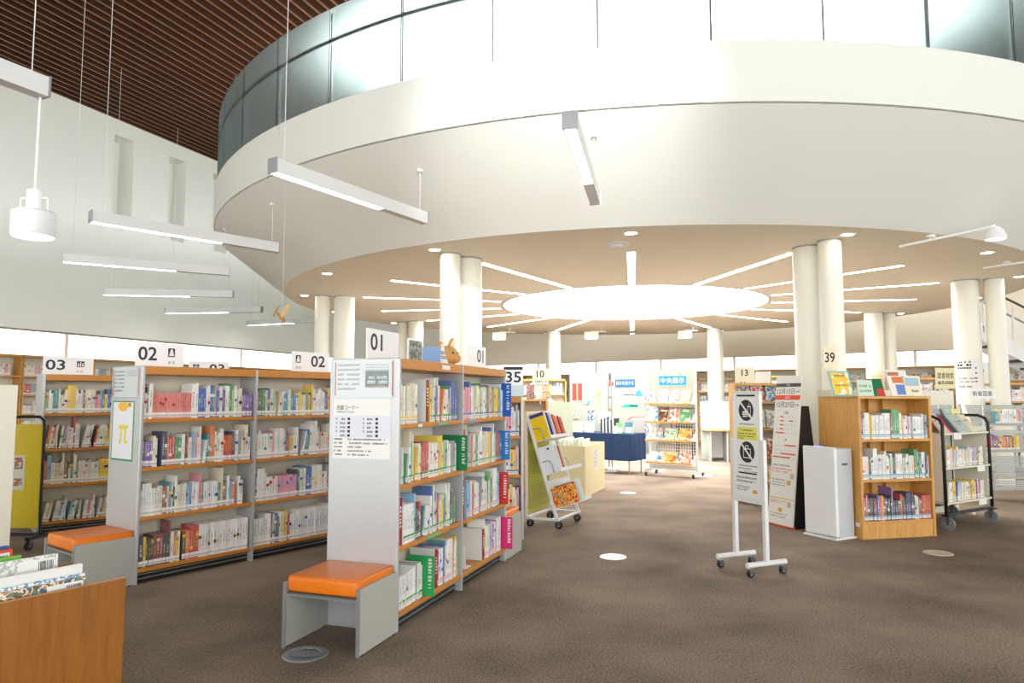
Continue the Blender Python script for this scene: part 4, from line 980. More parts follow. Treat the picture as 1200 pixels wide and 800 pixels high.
# ------------------------------------------------------------------ exhibition: table with a blue cloth, boards, display rack
XT = Vector((.82, -.57, 0)).normalized(); YT = Vector((.57, .82, 0)).normalized()
TR_ = fl(740, 556.5); OT = TR_ - XT*1.7
tb = thing('exhibition_table', 'long folding table for the book exhibition, under a blue cloth', 'table', OT, rzof(XT))
MB().box(0, 1.7, 0, .6, .70, .735).build('tabletop', M_WHITE, tb)
for x in (.06, 1.64):
    for y in (.04, .56): MB().cyl((x, y, 0), (x, y, .7), .015, 10).build('leg', M_ALU, tb, smooth='auto')
cl = thing('tablecloth', 'navy blue cloth draped over the exhibition table', 'tablecloth', OT, rzof(XT))
b = MB(); n = 60; per = []
def edge_pts(n):
    P = []
    for k in range(n): P.append((-.01 + 1.72*k/n, -.012, 0))
    for k in range(n//3): P.append((1.712, -.01 + .62*k/(n//3), 1))
    for k in range(n): P.append((1.71 - 1.72*k/n, .612, 2))
    for k in range(n//3): P.append((-.012, .61 - .62*k/(n//3), 3))
    return P
EP = edge_pts(n); m_ = len(EP); vs = []; RC = random.Random(4)
for i, (x, y, sdn) in enumerate(EP):
    wv = .014*math.sin(i*.9) + .01*math.sin(i*.37+1); nx, ny = ((0,-1),(1,0),(0,1),(-1,0))[sdn]
    vs += [(x, y, .741), (x + nx*(.012+wv*.4), y + ny*(.012+wv*.4), .6), (x + nx*(.02+wv), y + ny*(.02+wv), .25)]
fs = []
for i in range(m_):
    j = (i+1) % m_
    for q in range(2): fs.append((3*i+q, 3*i+q+1, 3*j+q+1, 3*j+q))
fs.append(tuple(3*i for i in range(m_)))
b.add(vs, fs); b.build('cloth', mat('blue_cloth', (30, 54, 92), .9, var=.08, scale=30, bump=.2, bscale=300), cl, smooth='auto')
def tloc(x, y, z=.742): return OT + XT*x + YT*y + Vector((0, 0, z))
# books standing on the table
M_CV = [print_mat(f'cover_print_{i}', c, s_) for i, (c, s_) in enumerate([([(240,238,230),(200,216,226),(226,120,90)],16), ([(236,240,236),(120,176,120),(244,236,190)],14), ([(246,240,226),(236,170,140),(130,170,210)],15), ([(196,220,232),(236,240,240),(90,160,190)],12), ([(110,70,50),(70,44,34),(200,160,120)],18), ([(246,246,240),(220,80,60),(240,200,150)],14), ([(90,170,100),(150,206,150),(200,226,220)],9), ([(240,180,60),(246,226,160),(220,110,50)],11), ([(248,244,220),(240,220,130),(236,160,120)],14)])]
stands = [(.10,'dark green',(60,80,84)), (.22,'cream',(236,230,214)), (.30,'pale yellow',(238,232,196)), (.38,'pale orange',(236,206,170)), (.48,'white',(238,238,238)), (.58,'mint',(206,232,214)), (.70,'lemon',(240,236,190))]
for x, nm, c in stands:
    cover('display_book', f'{nm} book propped up on the blue-clothed exhibition table', 'book', tloc(x, .22 + RB.uniform(-.05,.05)), rzof(XT), .1, .2, .02, mat('disp_'+nm, c, .5), R(12), 'books on the exhibition table', rows=[(.15,.85,.6,.06),(.15,.7,.45,.05)], ink=M_GINK)
for k in range(9):
    c = [('black',(40,40,46)),('white',(236,236,236)),('dark grey',(80,84,92)),('ivory',(240,236,220))][k % 4]
    o = thing('display_book', f'{c[0]} book standing spine out in the row on the exhibition table', 'book', tloc(.95 + k*.036, .24), rzof(XT), 'spine-out books on the exhibition table')
    hh = .26 + .02*((k*5) % 3); MB().box(0, .03, 0, .16, 0, hh).build('cover', mat('disp_'+c[0], c[1], .5), o); MB().box(.003, .027, .004, .158, hh-.001, hh+.0005).build('pages', M_PAGES, o)
for x, nm, c, w_, h in ((1.36,'bright green',(120,200,110),.14,.2), (1.55,'teal and white',(70,130,150),.16,.22), (1.3,'white leaflet-like',(240,240,238),.1,.14)):
    cover('display_book', f'{nm} picture book propped near the table corner', 'book', tloc(x-.04, .12), rzof(XT), w_, h, .02, mat('disp_'+nm.split()[0], c, .5), R(14), extra=[(.1,.9,.1,.55,M_PAPER)])
# boards
def board(px0, px1, y0, y1, label):
    a, c = at_y(px0, 470, y0), at_y(px1, 470, y1); a.z = c.z = 0; d = c - a; L_ = d.length; o = thing('display_board', label, 'display board', a, rzof(d))
    MB().box(0, L_, 0, .02, .35, 1.9).build('panel', M_BOARD, o)
    MB().box(-.012, .012, -.004, .024, .0, 1.93).build('post', M_ALU, o); MB().box(L_-.012, L_+.012, -.004, .024, .0, 1.93).build('post', M_ALU, o)
    MB().box(-.03, .03, -.25, .27, 0, .03).build('foot', M_WHITE, o); MB().box(L_-.03, L_+.03, -.25, .27, 0, .03).build('foot', M_WHITE, o)
    return o, L_
bd1, L1 = board(668, 713, 14.6, 14.1, 'white pin board with two red strips and leaflets behind the table')
bd2, L2 = board(716.5, 769, 14.0, 13.45, 'white pin board with blue banner and train cut-outs')
def pin(bd, L_, x, z, w_, h, m, label, name='leaflet', cat='leaflet', rows=None, ink=None, t=.004, extra=None, lean=0):
    rz = bd.rotation_euler[2]; u_ = Vector((math.cos(rz), math.sin(rz), 0)); n_ = Vector((math.sin(rz), -math.cos(rz), 0))
    return cover(name, label, cat, Vector(bd.location) + u_*x + n_*(t+.003) + Vector((0,0,z)), rz, w_, h, t, m, lean, 'pieces pinned to the white boards', rows, ink, extra)
M_REDP = mat('red_print', (226, 80, 68), .6)
pin(bd1, L1, .06, 1.36, .1, .34, M_REDP, 'long red paper strip pinned to the white board'); pin(bd1, L1, .19, 1.36, .1, .34, M_REDP, 'long red paper strip pinned to the white board')
pin(bd1, L1, .30, 1.28, .17, .26, M_CV[3], 'blue and white leaflet overlapping the red strip', lean=.1, t=.01)
pin(bd1, L1, .05, .98, .17, .24, M_CV[1], 'green-flowered leaflet below the red strips', t=.01); pin(bd1, L1, .42, .92, .16, .24, print_mat('leaf_sea', [(240,242,240),(60,110,180),(220,230,240)], 10), 'leaflet with blue picture below the red strips', t=.01)
pin(bd1, L1, .62, 1.3, .09, .26, M_CV[8], 'narrow pale leaflet beside the board post'); pin(bd1, L1, .66, .9, .26, .24, mat('pink_pale', (250, 224, 208), .6), 'square pale pink sheet at the joint of the boards', rows=[(.2,.8,.4,.08)], ink=M_GINK)
bn_ = pin(bd2, L2, .09, 1.62, .43, .15, mat('banner_blue', (28, 112, 176), .6), 'blue exhibition banner with white lettering on the pin board', 'banner', 'banner', t=.006)
txt(bn_, '日本を旅する', (.03, -.002, .035), (1,0,0), (0,0,1), .08, M_PAPER, width=.37)
M_TEAL = mat('train_teal', (40, 190, 170), .6); M_SKYB = mat('fuji_blue', (70, 170, 220), .6)
def cut(x, z, pts, m, label):
    rz = bd2.rotation_euler[2]; u_ = Vector((math.cos(rz), math.sin(rz), 0)); n_ = Vector((math.sin(rz), -math.cos(rz), 0))
    o = thing('paper_cutout', label, 'cut-out', Vector(bd2.location) + u_*x + n_*.002 + Vector((0,0,z)), rz); MB().prism([Vector((p, 0, q)) for p, q in pts], (0, .002, 0)).build('shape', m, o); return o
TRN = [(0,0),(.38,0),(.38,.06),(.12,.06),(.06,.04)]
c = cut(.14, 1.44, TRN, M_PAPER, 'white train cut-out on the pin board'); MB().box(.12,.36,-.001,0,.02,.04).box(.02,.38,-.001,0,.002,.008).build('windows', M_INK, c)
c = cut(.20, 1.22, TRN, M_TEAL, 'teal train cut-out on the pin board'); MB().box(.2,.36,-.001,0,.02,.04).build('windows', M_INK, c)
c = cut(.34, .98, TRN, M_PAPER, 'white train cut-out with red nose on the pin board'); MB().prism([Vector(p) for p in ((0,-.001,0),(.1,-.001,.06),(.38,-.001,.06),(.38,-.001,.05),(.12,-.001,.045),(.05,-.001,0))], (0,.0008,0)).build('red_nose', M_REDP, c)
cut(.5, 1.44, [(0,0),(.18,0),(.12,.11),(.06,.11)], M_SKYB, 'blue mountain cut-out on the pin board')
pin(bd2, L2, .72, 1.2, .17, .26, print_mat('leaf_snow', [(236,240,246),(110,140,180),(226,232,240)], 10), 'leaflet with snowy picture beside the blue mountain', t=.012); pin(bd2, L2, .72, .72, .17, .28, print_mat('leaf_city', [(210,216,228),(120,120,150),(240,240,240)], 12), 'leaflet with grey city picture on the pin board', t=.012)
c = cut(.0, 1.68, [(.05*math.cos(k*.5236), .05*math.sin(k*.5236)) for k in range(12)], M_REDP, 'small round red cut-out beside the blue banner')
# display rack
PR0 = fl(755.5, 557); PR1 = fl(813, 561); XK = (PR1 - PR0).normalized(); YK = Vector((-XK.y, XK.x, 0)); KW = (PR1 - PR0).length
rk = thing('display_rack', 'white display rack on castors with four wooden-edged shelves', 'display rack', PR0, rzof(XK))
for x in (0, KW-.03):
    MB().box(x, x+.03, .2, .24, .1, 1.93).build('post', M_WMETAL, rk)
    MB().box(x, x+.03, .0, .52, .07, .12).build('foot', M_WMETAL, rk)
    for y in (.03, .49): castor(rk, x+.015, y, .032)
MB().box(.03, KW-.03, .2, .23, .12, .2).build('base_bar', M_WMETAL, rk)
MB().box(.03, KW-.03, .215, .225, 1.25, 1.92).build('upper_panel', M_BOARD, rk)
b = MB()
for k in range(19): b.box(.03+k*(KW-.06)/18, .034+k*(KW-.06)/18, .215, .219, .2, 1.25)
for k in range(20): b.box(.03, KW-.03, .215, .219, .2+k*.055, .204+k*.055)
b.build('wire_grid', M_WMETAL, rk)
RZs = (1.29, .965, .635, .24)
for z in RZs:
    s_ = MB().prism([Vector((.03, 0, z)), Vector((.03, .2, z+.03)), Vector((.03, .2, z+.04)), Vector((.03, 0, z+.012))], (KW-.06, 0, 0)).build('shelf', M_WMETAL, rk)
    MB().box(.02, KW-.02, -.014, 0, z-.012, z+.022).build('wood_edge', M_OAK, s_)
    for x in (.024, KW-.032): MB().prism([Vector((x, 0, z)), Vector((x, .2, z)), Vector((x, .2, z+.17)), Vector((x, .05, z+.06))], (.008, 0, 0)).build('bracket', M_WMETAL, s_)
for x in (.3*KW, .7*KW):
    pass
bn_ = thing('banner', 'sky blue exhibition banner with pale lettering atop the display rack', 'banner', PR0 + XK*.2 + YK*.21 + Vector((0,0,1.62)), rzof(XK))
MB().box(0, .56, -.004, 0, 0, .2).build('border', mat('banner_green', (170, 224, 190), .6), bn_); MB().box(.02, .54, -.006, -.004, .02, .18).build('sheet', mat('banner_sky', (36, 150, 206), .6), bn_)
txt(bn_, '中央展示', (.28, -.007, .1), (1,0,0), (0,0,1), .11, mat('pale_letter', (250, 246, 200), .6), width=.46, center=True)
MB().box(.12,.135,-.006,0,.2,.24).box(.42,.435,-.006,0,.2,.24).build('clip', M_SKYB, bn_)
RC_ = [(0, [('pink-spotted',5),('orange-patterned',2),('white and blue',0),('pale yellow',8)]), (1, [('light blue',3),('dark brown',4),('red-striped white',5),('green landscape',6)]), (2, [('pink and green',2),('green-topped',1),('orange bear-coloured',7)]), (3, [('pale sea-blue',3),('orange wave',7),('coral-striped',5)])]
for r, lst in RC_:
    wds = (KW-.1)/len(lst)
    for k, (nm, mi) in enumerate(lst):
        w_ = min(.24, wds*.86) if r != 3 else .22; h = .24 if r < 2 else .22 if r == 2 else .19
        O = PR0 + XK*(.05 + wds*k + (.0 if r < 2 else .03)) + YK*.05 + Vector((0,0,RZs[r]+.022))
        cover('picture_book', f'{nm} picture book face out on the {ordn[r]} shelf of the display rack', 'picture book', O, rzof(XK), w_, h, .01, M_CV[mi], R(22), extra=[(.12,.88,.78,.9,M_PAPER)] if k % 2 else [(.15,.8,.1,.2,M_PAPER)])
# ------------------------------------------------------------------ carrel desk behind the rack
OD = fl(833, 541); ds = thing('carrel_desk', 'pale green carrel desk with wooden edge and privacy panel', 'desk', OD, R(-6))
M_PGREEN = mat('pale_green_panel', (194, 204, 188), .6, var=.02)
MB().box(-.1, 1.5, .0, .6, .68, .71).build('worktop', M_GREY, ds); MB().box(-.1, 1.5, -.015, 0, .675, .712).build('wood_edge', M_OAK, ds)
MB().box(-.1, 1.5, .6, .64, 0, 1.32).build('privacy_panel', M_PGREEN, ds)
for x in (.0, .36, 1.45): MB().box(x, x+.03, .03, .6, 0, .68).build('side_panel', M_GREY, ds)
MB().box(.03, .36, .5, .53, .05, .68).build('modesty_panel', M_WHITE, ds)
ch = thing('chair', 'dark chair tucked beside the carrel desk', 'chair', OD + Vector((-.62, .35, 0)), R(-6))
for x in (0, .36):
    for y in (0, .36): MB().cyl((x, y, 0), (x, y, .42 if y < .2 else .82), .014, 8).build('leg', M_BLACK, ch)
MB().box(-.02, .38, -.02, .38, .42, .46).build('seat', M_BLACK, ch, bevel=.01); MB().box(-.01, .37, .345, .375, .55, .82).build('backrest', M_BLACK, ch, bevel=.01)
# ------------------------------------------------------------------ rules sign stand
SA = (fl(843.6, 665) + fl(882, 660.5))/2; SB = (fl(879, 677) + fl(918, 671.5))/2; XS = (SB - SA).normalized(); SW = (SB - SA).length
st = thing('sign_stand', 'grey rules sign stand on two castor feet with crossed-out pictograms', 'sign stand', SA, rzof(XS))
for x in (0, SW):
    f_ = MB().cyl((x, -.19, .095), (x, .19, .095), .021, 16).build('foot', M_WMETAL, st, smooth='auto')
    MB().cyl((x, -.197, .095), (x, -.187, .095), .0225, 16).cyl((x, .187, .095), (x, .197, .095), .0225, 16).build('end_cap', M_WHITE, f_, smooth='auto')
    for y in (-.165, .165): castor(st, x, y, .03)
    MB().box(x-.018, x+.018, -.018, .018, .1, 1.07).build('post', M_WMETAL, st, bevel=.003)
ST0, ST1 = .60, 1.47
tl = .02
MB().box(.02, SW-.02, -.012, .012, ST0-.05, ST0).build('cross_rail', M_WMETAL, st)
MB().box(.018, .034, -.016, .016, ST0, ST1).box(SW-.034, SW-.018, -.016, .016, ST0, ST1).box(.018, SW-.018, -.016, .016, ST1-.02, ST1).build('panel_frame', M_WMETAL, st, bevel=.002)
MB().box(.034, SW-.034, -.008, .008, ST0, ST1-.02).build('panel', M_PAPER, st)
pw = SW-.068; X = Vector((1,0,0)); Z = Vector((0,0,1)); yf = -.0095
sh = MB().box(.045, SW-.045, -.0105, -.0085, .79, 1.43).build('rules_sheet', M_PAPER, st)
MB().box(.07, SW-.07, -.014, -.0105, 1.425, 1.44).box(.07, SW-.07, -.014, -.0105, .785, .797).build('clip_bar', M_INK, sh)
for zc, bag in ((1.31, 0), (.965, 1)):
    c0 = Vector((SW/2, -.0112, zc)); b = MB(); b.prism(disc_poly(c0, X, Z, .088), (0, -.0006, 0)); b.build('pictogram', M_INK, sh)
    b = MB(); y = -.0124
    def q4(x0, x1, z0, z1): b.add([(SW/2+x0, y, zc+z0), (SW/2+x1, y, zc+z0), (SW/2+x1, y, zc+z1), (SW/2+x0, y, zc+z1)], [(0,1,2,3)])
    if bag:
        q4(-.045,-.038,-.05,.03); q4(.038,.045,-.05,.03); q4(-.045,.045,-.05,-.043); q4(-.045,.045,.023,.03); q4(-.018,-.012,.03,.055); q4(.012,.018,.03,.055); q4(-.018,.018,.05,.056)
    else:
        q4(-.042,.012,-.055,-.045); q4(-.045,.015,-.04,-.028); q4(-.042,.012,-.023,-.008); q4(.02,.026,-.045,.03); q4(.05,.056,-.045,.03); q4(.02,.056,-.05,-.044); q4(.016,.06,.028,.036); q4(.036,.042,.036,.06)
    b.build('pictogram_figure', M_PAPER, sh)
    b = MB(); dx = Vector((.0707, 0, -.0707))*.86/.7*.8; nn = Vector((.006, 0, .006)); c1 = c0 + Vector((0, -.0018, 0))
    b.add([tuple(c1 - dx - nn), tuple(c1 + dx - nn), tuple(c1 + dx + nn), tuple(c1 - dx + nn)], [(0,1,2,3)]); b.build('slash', M_PAPER, sh)
greek(sh, (.06, -.0112, 0), X, Z, [(.03, pw-.07, 1.19, .012), (.0, pw-.05, .845, .011), (.0, pw-.12, .822, .011), (.08, pw-.05, .803, .007)], M_INK, RB)
yn = MB().box(.058, SW-.058, -.0118, -.0106, 1.065, 1.17).build('yellow_note', mat('note_yellow', (226, 222, 104), .6), sh)
greek(yn, (.065, -.0124, 0), X, Z, [(.03, .18, 1.14, .012), (0, .22, 1.112, .011), (0, .2, 1.09, .009), (0, .08, 1.073, .008)], M_INK, RB)
s2 = MB().box(.036, SW-.036, -.0125, -.009, .615, .785).build('lower_sheet', M_PAPER, st)
greek(s2, (.045, -.0132, 0), X, Z, [(0, .24, .745, .016), (0, .22, .715, .016), (0, .16, .675, .008), (0, .15, .66, .008), (0, .12, .645, .008)], M_INK, RB)
b = MB(); b.prism([Vector((SW-.095+.03*math.cos(k*.6283), -.0128, .645+.02*math.sin(k*.6283)*(1 if k % 2 else .6))) for k in range(10)], (0,-.0005,0)); b.build('orange_drawing', mat('fish_orange', (226, 150, 50), .6), s2)
# ------------------------------------------------------------------ calendar board
XA = XS; AL = fl(898, 613); AR_ = fl(927.5, 620.5); XA = (AR_ - AL).normalized(); AW = .40
AO = AR_ - XA*AW
ab = thing('calendar_board', 'tall leaning calendar board with closing dates and black back', 'notice board', AO, rzof(XA))
lean = math.atan2(.19, 1.67); ZA = Vector((0, math.sin(lean), math.cos(lean))); NA = Vector((0, math.cos(lean), -math.sin(lean))); HA = 1.67
b = MB(); p0 = Vector((0,.012,.0)); b.prism([p0, p0+X*AW, p0+X*AW+ZA*HA, p0+ZA*HA], NA*.02); b.build('board', M_PAPER, ab)
b = MB(); p0 = Vector((-.0, .05, 0)); b.prism([Vector((AW-.012, .03, 0)), Vector((AW-.012, .43, 0)), Vector((AW-.012, .28, 1.32)), Vector((AW-.012, .18, 1.32))], (.012, 0, 0)); b.build('back_leg', M_BLACK, ab)
b = MB(); b.prism([Vector((0, .03, 0)), Vector((0, .43, 0)), Vector((0, .28, 1.32)), Vector((0, .18, 1.32))], (.012, 0, 0)); b.build('back_leg', M_BLACK, ab)
b = MB(); b.prism([Vector((0, .425, 0)), Vector((AW, .425, 0)), Vector((AW, .275, 1.32)), Vector((0, .275, 1.32))], (0, .01, .003)); b.build('back_panel', M_BLACK, ab)
MB().box(-.005, AW+.005, -.002, .05, 0, .02).build('base_strip', mat('strip_orange', (196, 84, 40), .5), ab)
def ap(x, t): return Vector((x, .0115, 0)) + ZA*t
def aplate(x0, x1, t0, t1, m, name, d=.001):
    b = MB(); b.prism([ap(x0,t0), ap(x1,t0), ap(x1,t1), ap(x0,t1)], -NA*d); return b.build(name, m, ab)
MOR = mat('closing_orange', (236, 84, 36), .6); MGB = mat('header_grey', (78, 80, 84), .6)
aplate(0, AW, 1.545, 1.585, MGB, 'header_band'); aplate(0, AW, 1.40, 1.45, MOR, 'orange_band')
txt(ab, '今日', ap(AW/2, 1.565) - NA*.0018, X, ZA, .026, M_PAPER, center=True); txt(ab, '返却日', ap(AW/2, 1.425) - NA*.0018, X, ZA, .028, M_PAPER, center=True)
for s_, t_ in (('12月13日', 1.46), ('12月27日', 1.31)):
    txt(ab, s_, ap(.03, t_) - NA*.001, X, ZA, .066, M_INK, width=.275); txt(ab, '(水曜)', ap(.32, t_+.015) - NA*.001, X, ZA, .03, M_INK, width=.065)
MRI = mat('red_ink', (224, 90, 70), .6)
for q0, nrow in ((1.0, 5), (.72, 4)):
    greek(ab, ap(0, 0) - NA*.0008, X, ZA, [(.05+c*.048, .05+c*.048+.014, q0+.02+r*.045, .012) for r in range(nrow) for c in range(7)] + [(.17, .23, q0+.24 if nrow == 5 else q0+.22, .03)], M_GINK, RB)
for (x0, x1, t_) in ((.1,.16,1.2),(.1,.16,1.155),(.1,.16,1.11),(.1,.16,1.065),(.04,.18,1.02),(.25,.31,1.155),(.2,.38,.885),(.14,.38,.79),(.02,.3,.75)): aplate(x0, x1, t_, t_+.014, MRI, 'closed_day_mark', .0012)
aplate(.01, AW-.005, .30, .312, mat('yellow_ink', (224, 206, 60), .6), 'yellow_rule')
greek(ab, ap(0,0) - NA*.0012, X, ZA, [(.02,.34,.62,.014),(.02,.28,.59,.014),(.02,.3,.27,.012),(.02,.2,.25,.012)], MRI, RB); greek(ab, ap(0,0) - NA*.0012, X, ZA, [(.03,.33,.50,.014),(.03,.25,.47,.012),(.03,.25,.44,.012),(.03,.3,.13,.012),(.03,.28,.1,.012),(.03,.3,.66,.016)], M_GINK, RB)
for x0, t_ in ((.27, .46), (.16, .16)): aplate(x0, x0+.06, t_, t_+.04, mat('gold_ink', (226, 170, 80), .6), 'printed_mark')
for x0, t_ in ((.32, .53), (.3, .22)): aplate(x0, x0+.055, t_, t_+.06, mat('sand_ink', (206, 186, 156), .6), 'printed_square')
# ------------------------------------------------------------------ air purifier
PC_ = fl(981, 633.5); PL_ = fl(940, 625); XP = (PC_ - PL_).normalized(); PWd = .38; PO = PC_ - XP*PWd
ap_ = thing('air_purifier', 'tall white air purifier with a glowing blue spot on top', 'air purifier', PO, rzof(XP))
MB().box(-.01, PWd+.01, -.02, .29, 0, .022).build('base', M_WHITE, ap_, bevel=.006)
MB().box(0, PWd, .04, .27, .02, .90).build('body', mat('purifier_grey', (200, 204, 208), .45), ap_, bevel=.008)
MB().box(0, PWd, 0, .045, .03, .915).build('front_panel', M_WHITE, ap_, bevel=.01)
MB().box(PWd-.001, PWd+.004, .11, .19, .735, .755).build('handle_recess', M_DGREY, ap_)
b = MB(); b.box(PWd*.36, PWd*.62, .008, .037, .912, .918); b.build('lamp', emis('blue_led', (90, 120, 255), 2.5), ap_)
# ------------------------------------------------------------------ oak bookcase
OK_ = fl(1011.5, 632.5); OR_ = fl(1098, 628); XO = (OR_ - OK_).normalized(); OW = (OR_ - OK_).length; YO = Vector((-XO.y, XO.x, 0)); OH = 1.43; OD_ = .62
ok = thing('oak_bookcase', 'honey oak double-sided bookcase with three filled rows', 'bookcase', OK_, rzof(XO))
for x in (0, OW-.03): MB().box(x, x+.03, 0, OD_, 0, OH-.01).build('side_panel', M_OAK, ok, bevel=.003)
MB().box(0, OW, -.002, OD_, OH-.028, OH).build('top_board', M_OAK, ok, bevel=.004)
MB().box(.03, OW-.03, OD_/2-.01, OD_/2+.01, .16, OH-.028).build('back_panel', M_OAK, ok)
OZ = [.995, .59, .175]
for z in OZ: MB().box(.03, OW-.03, .004, OD_-.004, z-.028, z).build('shelf_board', M_OAK, ok, bevel=.003)
MB().box(.03, OW-.03, .01, .03, 0, .147).build('plinth', M_OAK, ok)
for z0, z1 in ((.995, OH-.028), (.59, .967), (.175, .562)):
    for x in (OW*.17, OW*.38, OW*.58): MB().box(x, x+.014, OD_/2-.06, OD_/2-.01, z0, z1).build('divider', M_OAK, ok)
MB().box(.04, .1, -.001, .0, .06, .09).build('asset_label', M_PAPER, ok) if False else None
MB().box(-.001, 0, .04, .1, .12, .16).build('asset_label', M_PAPER, ok)
for r, (wt, kw) in enumerate(((W_PALE, dict(tall=.1, spec=[(0,2,.012,.24,'navy','white'),(.1,2,.014,.25,'yellow','black'),(.45,3,.03,.3,'green','white')])), (W_MIX, dict(tall=.1, spec=[(.74,2,.02,.29,'green','yellow')])), (W_DARK, dict(tall=.05, spec=[(.3,3,.02,.22,'black','white'),(.42,4,.022,.2,'black','white'),(.62,4,.02,.27,'navy','white'),(.84,6,.018,.24,'red','yellow')])))):
    row(OK_, XO, YO, .035, OW-.035, OZ[r], .33, .2, f"{['top','middle','lowest'][r]} row, oak bookcase", f"{['top','middle','lowest'][r]} row of oak bookcase books", wt=wt, stk=(120,180,200), hr=(.2,.27), tr=(.01,.026), lean=.04, **kw)
def ol(x, y, z=OH): return OK_ + XO*x + YO*y + Vector((0,0,z))
def easel_book(x, w_, h, m, label, extra=None, rows=None, ink=None, tilt=18):
    o = cover('picture_book', label, 'picture book', ol(x, .1), rzof(XO), w_, h, .012, m, R(tilt), None, rows, ink, extra)
    MB().box(w_*.25, w_*.25+.02, -.02, .1, -.0, .006).box(w_*.7, w_*.7+.02, -.02, .1, -.0, .006).build('stand_foot', M_CLEAR, o)
easel_book(-.20, .25, .27, mat('ebook_teal', (110, 190, 196), .4), 'yellow picture book with teal border on the oak bookcase', extra=[(.07,.93,.05,.95,print_mat('ebook_yellow', [(244,206,60),(246,220,110),(240,190,40),(250,244,226)], 16))], rows=[(.25,.75,.78,.09),(.2,.8,.4,.07)], ink=mat('brown_ink', (130, 90, 40), .6))
easel_book(.10, .18, .17, mat('ebook_mint', (206, 226, 206), .4), 'small mint green card behind the picture books on the oak bookcase', rows=[(.1,.9,.55,.16),(.1,.9,.25,.16)], ink=mat('green_ink', (90, 150, 110), .6), tilt=10)
easel_book(.22, .2, .19, mat('ebook_green', (20, 112, 76), .4), 'dark green square picture book with red and orange blocks', extra=[(0,.16,0,.97,mat('ebook_orange', (226,96,36), .4)), (.55,.98,.02,.42,mat('ebook_red', (206,60,44), .4))])
easel_book(.50, .25, .29, mat('ebook_white', (238, 236, 230), .4), 'white picture book with orange and blue shapes on the oak bookcase', extra=[(.06,.6,.78,.92,mat('ebook_brown', (186,120,84), .4)), (.2,.7,.5,.74,mat('ebook_coral', (226,130,80), .4)), (.3,.8,.06,.44,mat('ebook_blue', (110,140,206), .4))])
easel_book(.68, .2, .22, mat('ebook_cream', (238, 230, 204), .4), 'cream card with pale blue block and small lettering', extra=[(.05,.9,.5,.9,mat('ebook_pblue', (170,196,214), .4))], rows=[(.25,.8,.2,.12)], tilt=12)
# cream partition behind it
pa, pb = Vector((3.44, 7.84, 0)), Vector((5.55, 8.85, 0)); d = pb - pa
pt = thing('partition', 'low cream partition behind the oak bookcase', 'partition', pa, rzof(d)); MB().box(0, d.length, 0, .05, 0.02, 1.5).build('panel', M_CREAM, pt, bevel=.004); MB().box(0, .05, -.2, .25, 0, .02).box(d.length-.05, d.length, -.2, .25, 0, .02).build('foot', M_CREAM, pt)
def plate_sign(px0, px1, py0, py1, y, label, text, m, th, ink=None, rz=0, rows=None, dx=0, two=None, name='hanging_sign', cat='sign', wd=None, post=True):
    a, c = at_y(px0, py1, y), at_y(px1, py0, y); w_, h = c.x - a.x, c.z - a.z
    o = thing(name, label, cat, a, rz); MB().box(0, w_, -.004, .004, 0, h).build('plate', m, o)
    if text: txt(o, text, (w_/2+dx, -.0048, h*th[0]), X, Z, h*th[1], ink or M_INK, center=True, width=w_*wd if wd else None)
    if rows: greek(o, (0, -.0048, 0), X, Z, [(w_*p, w_*q, h*r_, h*s_) for p, q, r_, s_ in rows], ink or M_INK, RB)
    if post: MB().box(w_/2-.008, w_/2+.008, .004, .014, (post if isinstance(post, float) else 0) - a.z*(0 if isinstance(post, float) else 1), h*.5).build('post', M_ALU, o)
    return o
plate_sign(1097, 1118.5, 431, 455, 8.62, 'pale yellow catalogue search sign above the cream partition', '蔵書検索', mat('sign_cream', (234, 226, 180), .6), (.62, .3), wd=.85, rows=[(.1,.9,.2,.16)], post=-.06)
# ------------------------------------------------------------------ black book truck
OTk = fl(1110, 622); XK2 = Vector((.853, .52, 0)).normalized(); YK2 = Vector((-XK2.y, XK2.x, 0)); TL, TD2 = .98, .42
tk = thing('book_truck', 'black tube book truck with three cream shelves and grey wheels', 'book cart', OTk, rzof(XK2))
TZ = (1.03, .66, .29)
for x in (0, TL):
    s_ = 1 if x else -1
    b = MB(); b.tube([(x, .0, .16), (x, 0, 1.12), (x+s_*.0, .03, 1.18), (x, .1, 1.21), (x, TD2-.1, 1.21), (x, TD2-.03, 1.18), (x, TD2, 1.12), (x, TD2, .16)], .017, 10); b.build('end_frame', M_BLACK, tk, smooth=True)
    MB().box(x-.004, x+.004, .03, TD2-.03, .3, 1.02).build('end_board', M_CREAM, tk)
b = MB()
for y in (0, TD2): b.bar((0, y, .17), (TL, y, .17), .03, .03)
b.build('base_rail', M_BLACK, tk)
MB().box(.02, TL-.02, TD2-.012, TD2, .29, 1.28).build('back_panel', M_CREAM, tk)
for z in TZ:
    sb = MB().box(.015, TL-.015, -.01, TD2-.012, z-.02, z).build('shelf_board', M_CREAM, tk, bevel=.003)
    MB().box(TL*.2 if z > 1 else TL*.68, TL*.2+.16 if z > 1 else TL*.68+.16, -.016, -.011, z-.07, z-.0).build('shelf_label', M_PAPER, sb)
for x in (.03, TL-.03):
    for y in (.0, TD2): 
        c = castor(tk, x, y, .07, mat('grey_rubber', (120, 124, 130), .7)); MB().box(x-.05, x+.05, y-.04, y+.04, .15, .165).build('bumper', M_BLACK, c)
for r, (x1, wt) in enumerate(((.0, W_MIX), (.86, W_PALE), (.86, W_BRIGHT))):
    if r: row(OTk, XK2, YK2, .08, x1, TZ[r], .3, .18, f"{['top','middle','lowest'][r]} shelf, black truck", f"{['top','middle','lowest'][r]} book truck shelf", wt=wt, stk=(236,236,236), hr=(.18,.22), tr=(.012,.024), lean=.3)
def kl(x, y, z): return OTk + XK2*x + YK2*y + Vector((0,0,z))
